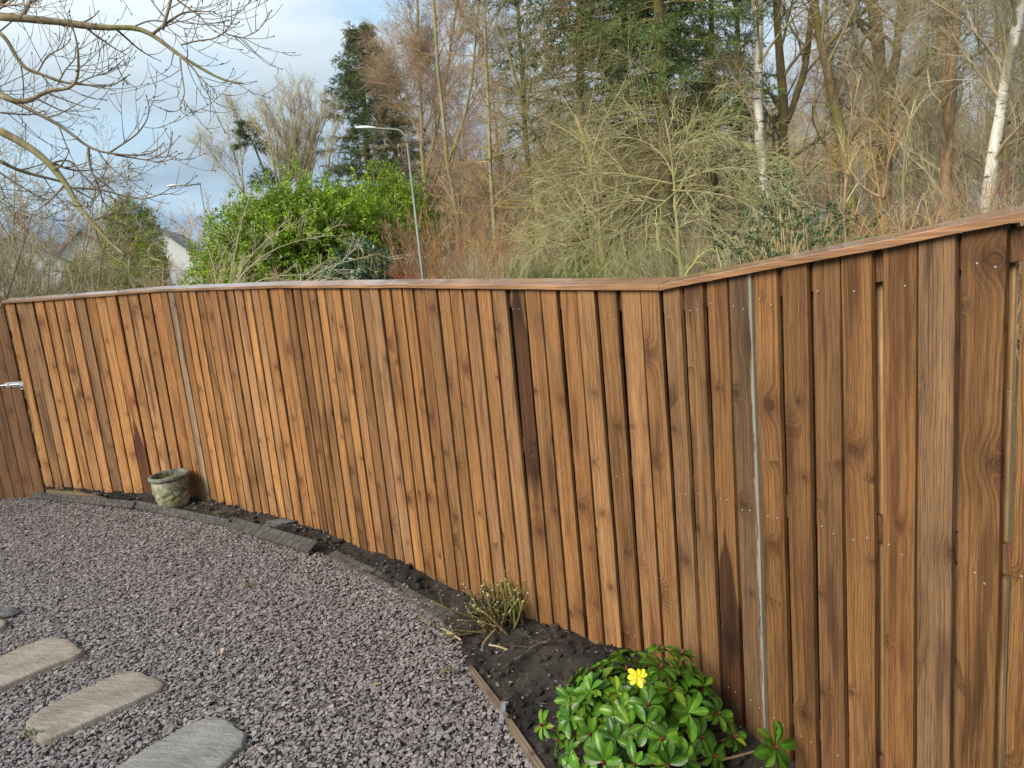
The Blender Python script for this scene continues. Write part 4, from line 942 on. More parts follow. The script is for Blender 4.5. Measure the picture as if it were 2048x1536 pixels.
tree('woodland_tree', 'mossy tree whose green trunk curves left as it rises', 'tree', [(trunk_px([(1702, 440), (1698, 290), (1682, 215), (1652, 150), (1632, 90), (1622, 30), (1618, -100), (1610, -300)], 19), 0.14, 0.06), (trunk_px([(1640, 110), (1680, 60), (1720, 30), (1760, 0), (1790, -60)], 19, 8, False), 0.05, 0.025)], M['bark_brown'], M['twig_brown'], wood_lv, 104)
tree('woodland_tree', 'thick dark trunked tree with spreading forks in the middle of the wood', 'tree', [(trunk_px([(1765, 440), (1768, 300), (1776, 200), (1766, 110), (1750, 40), (1738, -60), (1725, -280)], 20), 0.20, 0.09), (trunk_px([(1776, 200), (1795, 120), (1800, 40), (1808, -80), (1815, -240)], 20, 10, False), 0.11, 0.05), (trunk_px([(1830, 150), (1850, 120), (1880, 90), (1898, 40), (1908, -30)], 20.3, 10, False), 0.07, 0.04)], M['bark_brown'], M['twig_brown'], wood_lv, 105)
tree('woodland_tree', 'reddish barked tall tree left of the leaning birch', 'tree', [(trunk_px([(1890, 440), (1892, 320), (1896, 230), (1908, 120), (1915, 40), (1918, -80), (1922, -300)], 18), 0.14, 0.06), (trunk_px([(1893, 310), (1884, 200), (1890, 100), (1885, 0), (1880, -120)], 18.2, 10, False), 0.07, 0.04)], M['bark_red'], M['twig_brown'], wood_lv, 106)
tree('woodland_tree', 'slim brown tree seen between the spruce and the straight birch', 'tree', [(trunk_px([(1482, 440), (1480, 250), (1476, 100), (1472, 0), (1468, -200)], 21), 0.10, 0.04)], M['bark_red'], M['twig_red'], wood_lv, 107)
sap_lv = LV((9, 0.8, 0.6, dict(t0=0.35, rise=0.35, wig=0.1, N=5, rratio=0.5, rmin=0.004)), (5, 0.35, 0.6, dict(wig=0.14, N=4, rmin=0.003)), (3, 0.16, 0.6, dict(wig=0.14, N=3, rmin=0.0025)))
tree('sapling', 'pale slim sapling with a straight stem below the curved mossy tree', 'sapling', [(trunk_px([(1692, 500), (1688, 400), (1690, 300), (1700, 240), (1712, 190), (1720, 150)], 13), 0.035, 0.012)], M['bark_red'], M['twig_pale'], sap_lv, 108)
tree('sapling', 'pale yellow green sapling with a kinked top in front of the reddish tree', 'sapling', [(trunk_px([(1810, 470), (1803, 380), (1806, 290), (1812, 255), (1828, 222), (1830, 200)], 12), 0.04, 0.012)], M['bark_grey'], M['twig_pale'], sap_lv, 109)
tree('sapling', 'pale two stemmed sapling bending left beneath the thick dark tree', 'sapling', [(trunk_px([(1770, 475), (1765, 400), (1750, 365), (1745, 305)], 11.5), 0.035, 0.012), (trunk_px([(1766, 400), (1774, 350), (1780, 290), (1778, 255)], 11.5, 8, False), 0.025, 0.01), (trunk_px([(1765, 395), (1735, 385), (1705, 350), (1690, 330)], 11.5, 8, False), 0.02, 0.008)], M['bark_red'], M['twig_ochre'], sap_lv, 110)

# lichen covered spreading tree close behind the fence
rng_l = np.random.default_rng(12)
def lichen_limb(pts, d0, d1): return trunk_px(pts, list(np.linspace(d0, d1, len(pts))), 10, False)
limbs = [(trunk_px([(1366, 560), (1358, 490), (1350, 440), (1352, 395), (1343, 340), (1350, 290), (1330, 240)], 10.5), 0.06, 0.008)]
for k, (pts, d0, d1) in enumerate([([(1350, 405), (1300, 388), (1240, 402), (1180, 425), (1110, 458), (1070, 470)], 10.5, 9.6), ([(1350, 400), (1310, 362), (1250, 345), (1170, 340), (1100, 372), (1060, 400)], 10.5, 10.8), ([(1352, 390), (1400, 345), (1460, 330), (1530, 345), (1580, 375)], 10.5, 10.2),
      ([(1350, 390), (1340, 320), (1300, 282), (1240, 268), (1180, 285)], 10.5, 11.0), ([(1353, 380), (1390, 305), (1430, 272), (1500, 282), (1550, 310)], 10.5, 10.9), ([(1350, 425), (1290, 450), (1220, 478), (1140, 490), (1060, 500)], 10.5, 9.3),
      ([(1353, 405), (1420, 382), (1490, 400), (1545, 440), (1570, 480)], 10.5, 9.7), ([(1351, 370), (1360, 300), (1385, 262), (1420, 250)], 10.5, 10.6), ([(1352, 430), (1400, 430), (1440, 455), (1470, 490)], 10.5, 9.8), ([(1350, 415), (1320, 420), (1260, 440), (1200, 500), (1180, 530)], 10.5, 9.9)]):
    pts = [(1350+rng_l.normal()*3, pts[0][1]+rng_l.uniform(-45, 35))]+pts[1:]; limbs.append((lichen_limb(pts, d0, d1), 0.012, 0.003))
tree('lichen_tree', 'low spreading tree of pale green lichen covered arching twigs close behind the fence bend', 'tree', limbs, M['bark_grey'], M['twig_lichen'], LV((19, 1.0, 0.8, dict(t0=0.10, rise=0.05, wig=0.17, curl=-0.07, N=9, rratio=0.5, rmin=0.0030)), (8, 0.5, 0.65, dict(wig=0.18, curl=-0.06, N=6, rmin=0.0022)), (3, 0.2, 0.6, dict(wig=0.16, curl=-0.06, N=4, rmin=0.0018))), 111)
tree('woodland_tree', 'short brown trunked tree partly behind the lichen covered twigs', 'tree', [(trunk_px([(1212, 560), (1203, 500), (1195, 440), (1200, 380), (1180, 300), (1150, 230)], 13), 0.07, 0.03)], M['bark_brown'], M['twig_olive'], wood_lv, 112)

# twiggy birches and larches left of the spruces
tree('twiggy_birch', 'bare birch with purplish brown twig crown next to open sky', 'tree', [(trunk_px([(858, 520), (850, 380), (842, 250), (838, 130), (834, 20), (830, -120)], 24), 0.10, 0.03), (trunk_px([(850, 360), (880, 230), (900, 110), (915, 0), (925, -100)], 24, 10, False), 0.06, 0.025), (trunk_px([(846, 300), (815, 200), (805, 130)], 24, 8, False), 0.03, 0.012)], M['bark_grey'], M['twig_red'], LV((22, 2.3, 0.65, dict(t0=0.15, rise=0.25, wig=0.1, N=7, rratio=0.38)), (9, 1.1, 0.65, dict(wig=0.14, curl=-0.04, N=5)), (8, 0.6, 0.6, dict(wig=0.15, curl=-0.08, N=4, rmin=0.0036)), (4, 0.3, 0.6, dict(wig=0.16, N=3, rmin=0.003))), 113)
tree('twiggy_birch', 'bare birch with a pale trunk kinking left low down', 'tree', [(trunk_px([(934, 520), (922, 450), (898, 380), (890, 280), (878, 160), (868, 40), (860, -100)], 21), 0.085, 0.03), (trunk_px([(893, 330), (935, 230), (950, 110), (958, 0)], 21, 10, False), 0.05, 0.02)], M['bark_grey'], M['twig_red'], LV((20, 2.0, 0.65, dict(t0=0.2, rise=0.25, wig=0.1, N=7, rratio=0.38)), (9, 1.0, 0.65, dict(wig=0.14, curl=-0.04, N=5)), (7, 0.55, 0.6, dict(wig=0.15, curl=-0.08, N=4, rmin=0.0034)), (4, 0.28, 0.6, dict(wig=0.16, N=3, rmin=0.003))), 114)
larch_lv = LV((42, 2.4, 1.25, dict(t0=0.12, rise=-0.05, wig=0.07, curl=0.0, N=7, rratio=0.28, taper=0.4)), (14, 0.6, 0.8, dict(wig=0.12, curl=-0.16, N=5, rmin=0.0036, taper=0.3)), (6, 0.26, 0.7, dict(wig=0.15, curl=-0.1, N=3, rmin=0.0045)))
tree('larch_tree', 'bare larch with golden brown twigs and a pale lower trunk', 'tree', [(trunk_px([(994, 560), (988, 450), (982, 330), (976, 200), (970, 60), (965, -80), (960, -240)], 20), 0.075, 0.02)], M['bark_grey'], M['twig_ochre'], larch_lv, 115)
tree('larch_tree', 'taller bare larch with ochre twigs just left of the darker spruce', 'tree', [(trunk_px([(1066, 540), (1060, 380), (1048, 230), (1040, 100), (1034, -40), (1028, -240)], 21), 0.11, 0.03)], M['bark_spruce'], M['twig_ochre'], larch_lv, 116)
tree('leaning_tree', 'dark leaning stem crossing in front of the larches', 'tree', [(trunk_px([(1180, 480), (1140, 360), (1108, 330), (1075, 302), (1052, 255), (1042, 220), (1030, 150), (1010, 70)], 16), 0.06, 0.02)], M['bark_spruce'], M['twig_olive'], wood_lv, 117)

def spruce(label, pts, d, r0, zlist, reach, needle, bark, seed, dead_to, droop=0.12, dens=1.0, name='spruce_tree', green=None, top_taper=True, group=None):
    """trunk, whorled boughs with hanging needle sprays; boughs below dead_to are bare; green(z, az) says whether a bough carries needles"""
    rng = np.random.default_rng(seed); tp = trunk_px(pts, d); base = tp[0]; root = empty(name, base, label, 'tree', group)
    tr = MB(); n = len(tp); tube_batch(tr, tp, np.linspace(r0, r0*0.3, n), 10); local(root, tr.build('trunk', bark, None, True))
    dead = MB(); nd = MB(); zs = tp[:, 2]
    zmin, zmax = zlist; K = int((zmax-zmin)/0.16*3*dens)
    z = np.sort(rng.uniform(zmin, zmax, K)); px = np.interp(z, zs, tp[:, 0]); py = np.interp(z, zs, tp[:, 1]); az = np.cumsum(np.full(K, 2.4))+rng.normal(size=K)*0.3
    f = np.clip((z-zmin)/(zmax-zmin), 0, 1); Lb = reach*((1-f)**0.8+0.06 if top_taper else np.full(K, 1.0)*(1-0.35*f))*rng.uniform(0.6, 1.15, K)
    N = 8; P = np.empty((K, N, 3)); P[:, 0] = np.stack([px, py, z], 1); up0 = rng.normal(size=K)*0.08+0.05
    dd = nrm(np.stack([np.cos(az), np.sin(az), up0], 1))
    for j in range(1, N): P[:, j] = P[:, j-1]+dd*(Lb/(N-1))[:, None]; dd = nrm(dd+np.array([0, 0, -droop if j < 5 else droop*1.3])+0.04*rng.normal(size=dd.shape))
    rb = np.clip(Lb*0.010, 0.006, 0.03); R = rb[:, None]*np.linspace(1, 0.25, N)[None]
    tube_batch(dead, P, R, 4, tint(rng, K), cap=False)
    live = (z > dead_to+rng.normal(size=K)*0.4) if green is None else np.array([green(a, b, rng) for a, b in zip(z, az)])
    Q, RQ = grow(rng, P[~live], R[~live], 12, 0.55, 0.95, 0.1, 1.0, 5, 0.12, curl=-0.08, rmin=0.0042, taper=0.4, flat=0.5) if (~live).any() else (None, None)
    if Q is not None:
        tube_batch(dead, Q, RQ, 3, tint(rng, len(Q)), cap=False); Q2, R2 = grow(rng, Q, RQ, 5, 0.24, 0.8, 0.1, 1.0, 4, 0.15, curl=-0.08, rmin=0.0034); tube_batch(dead, Q2, R2, 3, tint(rng, len(Q2)), cap=False)
    if live.any():
        S, RS = grow(rng, P[live], R[live], 19, 0.46, 0.85, 0.12, 1.0, 5, 0.06, curl=-0.09, rmin=0.004, taper=0.45, flat=0.75)
        S2, RS2 = grow(rng, S, RS, 4, 0.20, 0.7, 0.15, 0.95, 4, 0.06, curl=-0.12, rmin=0.003, taper=0.3)
        tube_batch(dead, S, RS, 3, tint(rng, len(S)), cap=False)
        for PP, nn, s in ((S, 22, 1.0), (S2, 13, 0.9), (P[live], 26, 1.1)):
            M_, NP, _ = PP.shape; k = np.repeat(np.arange(M_), nn); t = (0.1 if NP < 8 else 0.45)+(0.9 if NP < 8 else 0.55)*rng.random(len(k)); ff = t*(NP-1); i = np.minimum(ff.astype(int), NP-2); fr = (ff-i)[:, None]
            C = PP[k, i]*(1-fr)+PP[k, i+1]*fr; tn = nrm(PP[k, i+1]-PP[k, i]); D = nrm(tn*0.9+nrm(rng.normal(size=C.shape))*0.8+np.array([0, 0, 0.05]))
            base_t = tint(rng, M_, 0.7, 1.25)[k]; base_t[:, 0] *= (1+0.35*(rng.random(len(k)) < 0.15)); needle_batch(nd, C, D, rng.uniform(0.05, 0.085, len(k))*s, 0.016*s, base_t*tint(rng, len(k), 0.8, 1.2), rng)
    local(root, dead.build('branches', M['twig_olive'], None, True))
    if live.any(): local(root, nd.build('crown', needle, None, False))
    return root
spruce('tall spruce with drooping bright green boughs and bare olive lower branches', [(1336, 560), (1331, 300), (1325, 150), (1316, 0), (1308, -220), (1304, -480)], 17, 0.20, (1.6, 11.5), 2.7, M['needle'], M['bark_spruce'], 121, 5.2, 0.10, 1.0,
       green=lambda z, a, r: (z > 5.0 and r.random() < 0.88) or (z > 3.9 and math.cos(a) > 0.0 and r.random() < 0.6) or (z > 7.0), top_taper=False)
spruce('dark spruce with mostly dead brown branches between larches and the tall spruce', [(1166, 540), (1163, 300), (1160, 130), (1158, -60), (1156, -400)], 19, 0.15, (1.4, 11.5), 2.9, M['needle_dark'], M['bark_spruce'], 122, 6.0, 0.10, 1.3,
       green=lambda z, a, r: (z > 6.2 and r.random() < 0.65) or (4.6 < z < 5.8 and r.random() < 0.40) or z > 8.6, top_taper=False)
spruce('another dead limbed spruce deep in shade behind the lichen covered tree', [(1258, 540), (1255, 300), (1250, 100), (1246, -100)], 22, 0.13, (1.4, 9.5), 2.8, M['needle_dark'], M['bark_spruce'], 123, 7.0, 0.09, 1.3, top_taper=False)
spruce('spruce at the wood edge with pale green boughs to the right of the tall spruce', [(1432, 560), (1428, 300), (1424, 100), (1420, -80), (1416, -300)], 20, 0.12, (1.4, 11.0), 1.9, M['needle'], M['bark_spruce'], 124, 5.4, 0.12, 0.8, green=lambda z, a, r: (z > 4.6 and r.random() < 0.55), top_taper=False)
spruce('dark pointed spruce standing clear against the sky above the laurel', [(742, 480), (736, 330), (728, 200), (720, 50)], 30, 0.17, (2.0, 10.9), 3.5, M['needle_dark'], M['bark_spruce'], 125, 0, 0.01, 1.15)
spruce('second green spruce mixed with birch twigs behind the nearer street lamp', [(800, 480), (795, 330), (785, 230), (778, 165)], 32, 0.15, (2.0, 9.8), 2.9, M['needle'], M['bark_spruce'], 126, 0, 0.03, 0.8)
spruce('thin ragged young conifer leaning left beyond the laurel', [(560, 450), (540, 370), (518, 315), (498, 268)], 27, 0.08, (2.2, 7.3), 1.5, M['needle_dark'], M['bark_spruce'], 127, 0, 0.0, 0.25)
tree('slender_birch', 'slender white birch rising behind the pointed spruce', 'tree', [(trunk_px([(806, 420), (800, 300), (790, 200), (776, 120), (768, 62)], 34), 0.07, 0.012), (trunk_px([(795, 240), (770, 170), (752, 120)], 34, 8, False), 0.03, 0.01)], M['bark_birch'], M['twig_red'], LV((22, 1.7, 0.55, dict(t0=0.3, rise=0.3, wig=0.1, N=6, rratio=0.35)), (9, 0.9, 0.6, dict(wig=0.14, N=5, rmin=0.005)), (7, 0.45, 0.6, dict(wig=0.14, N=4, rmin=0.005))), 128)
tree('pale_birch', 'small pale birch with fine twigs standing left of the laurel', 'tree', [(trunk_px([(502, 440), (490, 390), (474, 330), (458, 275), (446, 222)], 28), 0.07, 0.012), (trunk_px([(488, 380), (480, 300), (478, 250), (472, 215)], 28, 8, False), 0.03, 0.01), (trunk_px([(488, 385), (455, 345), (430, 320), (415, 295)], 28, 8, False), 0.03, 0.01)], M['bark_birch'], M['twig_pale'], LV((18, 1.3, 0.5, dict(t0=0.15, rise=0.3, wig=0.1, N=6, rratio=0.35)), (8, 0.6, 0.55, dict(wig=0.14, N=4, rmin=0.004)), (5, 0.3, 0.6, dict(wig=0.14, N=3, rmin=0.004))), 129)
# fan shaped bare tree above the laurel
limbs = []; rs = np.random.default_rng(4)
for k in range(17):
    x1 = 500+175*(k+rs.random())/17; y1 = 195+60*abs((x1-590)/90)**1.5+rs.uniform(-10, 18); x0 = 600+rs.normal()*22
    limbs.append((trunk_px([(x0, 430), (x0*0.6+x1*0.4, 340), (x0*0.25+x1*0.75, 265), (x1, y1)], 26, 10, k == 0), 0.055, 0.010))
tree('fan_shaped_tree', 'bare fan shaped pale brown tree spreading above the laurel top', 'tree', limbs, M['bark_grey'], M['twig_pale'], LV((11, 1.3, 0.45, dict(t0=0.2, rise=0.35, wig=0.08, N=6, rratio=0.45)), (7, 0.6, 0.5, dict(wig=0.12, rise=0.15, N=4, rmin=0.005)), (4, 0.3, 0.5, dict(wig=0.12, N=3, rmin=0.0045))), 130)

# leafy evergreens
def leafy(name, label, cat, blobs, n, L, W, mat, seed, stem_mat=None, base=None, fold=0.25, up=0.35, shell=0.35, jitter=0.12):
    """blobs: list of (centre, radii); leaves in clumps through the outer volume, dark inner twigs"""
    rng = np.random.default_rng(seed); base = np.array(base if base is not None else [blobs[0][0][0], blobs[0][0][1], gz(blobs[0][0])]); root = empty(name, base, label, cat)
    vol = np.array([b[1][0]*b[1][1]+b[1][0]*b[1][2] for b in blobs]); vol = vol/vol.sum(); mb = MB(); tw = MB()
    for (c, r), v in zip(blobs, vol):
        c = np.array(c); r = np.array(r); K = int(n*v/14); dv = nrm(rng.normal(size=(K, 3))); rr = 1-shell*rng.random(K)**1.5
        lump = 1+jitter*np.sin(dv[:, 0]*7+seed)*np.sin(dv[:, 1]*6+1)*1.2+jitter*np.sin(dv[:, 2]*9+dv[:, 0]*5)+0.06*rng.normal(size=K)
        C = c+dv*r*(rr*lump)[:, None]; ok = C[:, 2] > base[2]+0.05; C = C[ok]; dv = dv[ok]; K = len(C); nn = 14; k = np.repeat(np.arange(K), nn)
        ax = nrm(dv*np.array([1, 1, 0.7])+np.array([0, 0, up])+0.45*rng.normal(size=(K, 3)))
        pos = C[k]+ax[k]*(rng.random((len(k), 1))-0.4)*L*2.2+rng.normal(size=(len(k), 3))*L*0.25
        D = nrm(ax[k]*0.7+nrm(rng.normal(size=pos.shape))); Nn = nrm(np.array([0, 0, 1.0])+0.6*dv[k]+0.5*rng.normal(size=pos.shape))
        t_ = tint(rng, K, 0.7, 1.25)[k]*tint(rng, len(k), 0.8, 1.2)
        leaf_batch(mb, pos, D, Nn, L*rng.uniform(0.7, 1.2, len(k)), W*rng.uniform(0.8, 1.2, len(k)), t_, fold, 0.15)
        m_ = max(40, K//12); pick = rng.integers(0, K, m_); tip = C[pick]; root_p = np.array([base[0], base[1], base[2]])+rng.normal(size=(m_, 3))*np.array([0.15, 0.15, 0]); mid = (tip+root_p)/2+rng.normal(size=(m_, 3))*0.15+np.array([0, 0, 0.2])
        s_ = np.linspace(0, 1, 6)[None, :, None]; Pq = (1-s_)**2*root_p[:, None]+2*s_*(1-s_)*mid[:, None]+s_**2*tip[:, None]; tube_batch(tw, Pq, np.full((m_, 6), 0.012)*np.linspace(1.6, 0.4, 6)[None], 4, tint(rng, m_))
    local(root, tw.build('branches', stem_mat or M['twig_olive'], None, True)); local(root, mb.build('foliage', mat, None, False)); return root
def blob(px, py, d, rx, rz, ry=None): p = at(px, py, d); return (p, (rx, ry or rx, rz))
leafy('laurel_bush', 'large rounded bright green laurel bush behind the middle of the fence', 'bush', [blob(615, 545, 18, 2.15, 2.1, 1.7), blob(560, 490, 18.2, 1.5, 1.15), blob(655, 475, 18, 1.45, 1.2), blob(700, 500, 17.6, 1.1, 1.2), blob(465, 555, 17.8, 0.95, 0.95), blob(605, 440, 18.2, 1.0, 0.7), blob(510, 525, 17.4, 1.2, 1.15), blob(700, 455, 18, 0.9, 0.8), blob(740, 520, 17.6, 0.8, 1.0), blob(560, 450, 18, 0.8, 0.7)], 60000, 0.105, 0.046, M['laurel'], 140)
leafy('laurel_bush', 'smaller bright laurel showing between the big one and the nearer lamp post', 'bush', [blob(775, 440, 20, 1.1, 1.35), blob(805, 425, 20.3, 0.7, 0.7), blob(755, 410, 20.4, 0.6, 0.5), blob(830, 480, 20.2, 0.8, 0.9)], 12000, 0.105, 0.046, M['laurel'], 141)
leafy('dark_laurel', 'low dark green laurel shoots at the right foot of the large bush', 'bush', [blob(725, 545, 14, 0.45, 0.55), blob(690, 560, 14, 0.4, 0.4)], 1800, 0.11, 0.045, M['holly'], 142)
leafy('holly_bush', 'blue green holly bush at the foot of the straight birch', 'bush', [blob(1545, 385, 15.5, 0.42, 0.55), blob(1560, 350, 15.6, 0.28, 0.32), blob(1535, 430, 15.4, 0.5, 0.5)], 3400, 0.06, 0.035, M['holly'], 143)
leafy('bramble_thicket', 'dark glossy bramble thicket low behind the rising fence', 'bush', [blob(1560, 500, 9, 0.7, 0.4), blob(1640, 480, 9.2, 0.6, 0.38), blob(1490, 520, 9, 0.4, 0.3), blob(1590, 450, 9.4, 0.35, 0.3)], 3600, 0.040, 0.024, M['bramble'], 144)
leafy('golden_cypress', 'rounded yellow green cypress in front of the white houses', 'tree', [blob(262, 470, 24, 0.80, 0.95), blob(258, 440, 24, 0.55, 0.62), blob(262, 520, 24, 0.95, 1.0)], 15000, 0.11, 0.022, M['needle_gold'], 145, shell=0.45, up=0.9, jitter=0.05)
leafy('garden_conifer', 'small golden conifer between the cypress and the second white gable', 'tree', [blob(308, 525, 22, 0.33, 0.75)], 4200, 0.09, 0.02, M['needle_gold'], 146, up=0.9, jitter=0.05)
leafy('garden_conifer', 'low yellow green conifer below the first white gable', 'tree', [blob(200, 555, 20, 0.75, 0.55), blob(175, 565, 20, 0.5, 0.45)], 5600, 0.09, 0.02, M['needle_gold'], 147, up=0.7, jitter=0.05)

# stemmy shrubs
def shrub(name, label, cx, base_y, d, spread, height, n, mat, seed, lean=0.45, lv=None, r0=0.008, cat='shrub', depth=None, base=None, tilt=(0, 0)):
    """a stool of many upright stems; spread is the half width of its foot in metres, height the stem length"""
    rng = np.random.default_rng(seed); c = at(cx, base_y, d) if base is None else np.array(base, float); c[2] = gz(c); root = empty(name, c, label, cat); mb = MB(); K = n; N = 8
    P = np.empty((K, N, 3)); P[:, 0] = c+np.stack([rng.uniform(-spread, spread, K), rng.uniform(-1, 1, K)*(depth or min(spread, 0.6)), np.full(K, -0.05)], 1)
    a = rng.uniform(0, 6.28, K); dd = nrm(np.stack([np.cos(a)*lean*rng.random(K)+tilt[0], np.sin(a)*lean*rng.random(K)+tilt[1], np.ones(K)], 1)); L = height*rng.uniform(0.7, 1.1, K)
    for j in range(1, N): P[:, j] = P[:, j-1]+dd*(L/(N-1))[:, None]; dd = nrm(dd+0.09*rng.normal(size=dd.shape)+np.array([tilt[0]*0.1, tilt[1]*0.1, 0]))
    R = r0*rng.uniform(0.7, 1.3, K)[:, None]*np.linspace(1.2, 0.35, N)[None]; tube_batch(mb, P, R, 4, tint(rng, K), cap=False)
    put_levels(mb, rng, P, R, lv or LV((7, 0.5, 0.5, dict(t0=0.3, rise=0.15, wig=0.12, N=5, rmin=0.003)), (5, 0.25, 0.55, dict(wig=0.14, N=4, rmin=0.0025))), (3, 3, 3))
    local(root, mb.build('stems', mat, None, True)); return root
shrub('dogwood_shrub', 'orange stemmed dogwood shrub behind the fence right of the nearer lamp post', 920, 540, 17, 1.3, 3.1, 130, M['twig_orange'], 150, 0.75)
shrub('brown_shrub', 'dense red brown twiggy shrub just left of the nearer lamp post', 800, 545, 17.3, 0.8, 2.9, 120, M['twig_red'], 151)
shrub('crimson_shrub', 'small crimson stemmed shrub half hidden at the lamp post foot', 805, 555, 16, 0.35, 1.75, 100, M['twig_crimson'], 152)
shrub('crimson_dogwood', 'crimson dogwood shrub at the wood edge left of the leaning birch', 1890, 440, 12.5, 0.75, 2.5, 60, M['twig_crimson'], 153, 0.7)
shrub('tangled_shrub', 'tangle of brown twigs at the right edge beyond the leaning birch', 2040, 420, 13, 0.8, 3.0, 60, M['twig_red'], 154, 0.6)
shrub('broom_shrub', 'olive green broom with fine upright stems behind the fence', 1090, 545, 12, 0.55, 1.8, 150, M['broom'], 155, 0.5, None, 0.005)
shrub('broom_shrub', 'smaller dark green broom close to the brown trunk below the lichen tree', 1180, 545, 12.5, 0.35, 1.6, 90, M['broom'], 156, 0.4, None, 0.005)
shrub('arching_bramble', 'arching orange tan bramble canes above the rising fence', 1600, 480, 8.3, 0.6, 1.85, 90, M['twig_ochre'], 157, 1.1)
shrub('twiggy_undergrowth', 'pale straw coloured undergrowth stems below the saplings', 1740, 470, 11, 1.1, 2.2, 70, M['twig_ochre'], 158)
shrub('twiggy_undergrowth', 'grey brown undergrowth between larch trunks and the dogwood', 1010, 540, 14, 0.9, 2.1, 70, M['twig_brown'], 159)
shrub('twiggy_undergrowth', 'dull brown undergrowth under the leaning birch', 1960, 430, 12, 0.8, 2.4, 60, M['twig_brown'], 160)
shrub('twiggy_undergrowth', 'thin olive undergrowth below the tall spruce trunk', 1300, 530, 14, 1.2, 2.1, 80, M['twig_lichen'], 161)
shrub('twiggy_undergrowth', 'brown undergrowth right of the pale lichen covered trunk', 1440, 500, 13, 1.0, 2.2, 80, M['twig_brown'], 162)
shrub('twiggy_undergrowth', 'reddish undergrowth at the far right end of the fence', 2060, 410, 9, 0.8, 2.1, 50, M['twig_red'], 163)
# bare hedge shrubs between fence and houses
hl = LV((8, 0.45, 0.6, dict(t0=0.25, rise=0.1, wig=0.14, N=5, rmin=0.0035)), (5, 0.22, 0.6, dict(wig=0.16, N=4, rmin=0.003)))
for k, (cx, d, sp_, h, n, mt, lab) in enumerate([(30, 12.5, 0.9, 2.7, 60, 'twig_pale', 'tall tan hedge shrub at the left edge above the gate'), (120, 12, 0.8, 2.4, 26, 'twig_ochre', 'tan bare hedge shrub below the first white gable'), (215, 11.6, 0.7, 2.2, 24, 'twig_lichen', 'greenish bare hedge shrub below the cypress'), (310, 11.2, 0.8, 2.3, 50, 'twig_pale', 'pale bare hedge shrub below the second white gable'), (385, 11, 0.6, 2.4, 45, 'twig_ochre', 'tan bare hedge shrub below the farther street lamp'), (40, 15, 0.9, 3.0, 38, 'twig_red', 'dark reddish bare shrub behind the hedge at the left edge')]):
    shrub('hedge_shrub', lab, cx, 560, d, sp_, h, n, M[mt], 170+k, 0.7, hl, 0.009)
shrub('crimson_shrub', 'low crimson shrub glowing among the hedge twigs', 290, 560, 14.5, 0.45, 1.75, 70, M['twig_crimson'], 178)
# arching pale shrub in front of the laurel
limbs = []
for (pts, d) in [([(430, 600), (470, 540), (520, 500), (570, 475), (640, 462), (690, 470)], 10.2), ([(440, 600), (475, 520), (480, 470), (470, 420), (500, 390)], 10.4), ([(430, 600), (500, 545), (560, 540), (600, 555), (640, 550)], 9.8), ([(560, 590), (600, 545), (660, 520), (720, 522), (770, 505)], 9.6), ([(435, 600), (470, 550), (530, 460), (590, 430), (610, 440)], 10.6), ([(560, 590), (590, 560), (640, 548), (690, 555)], 9.3), ([(430, 600), (440, 520), (420, 470), (380, 440)], 10.4), ([(430, 600), (400, 540), (350, 520), (300, 515)], 10.0)]:
    limbs.append((trunk_px(pts, d, 12, True), 0.012, 0.004))
tree('arching_shrub', 'bare pale shrub arching across the front of the laurel', 'shrub', limbs, M['twig_pale'], M['twig_pale'], LV((11, 0.55, 0.6, dict(t0=0.35, rise=0.1, wig=0.12, curl=-0.03, N=6, rmin=0.0035)), (5, 0.28, 0.6, dict(wig=0.14, N=4, rmin=0.003)), (2, 0.12, 0.6, dict(wig=0.1, N=3, rmin=0.0025))), 180, None, None, 6)

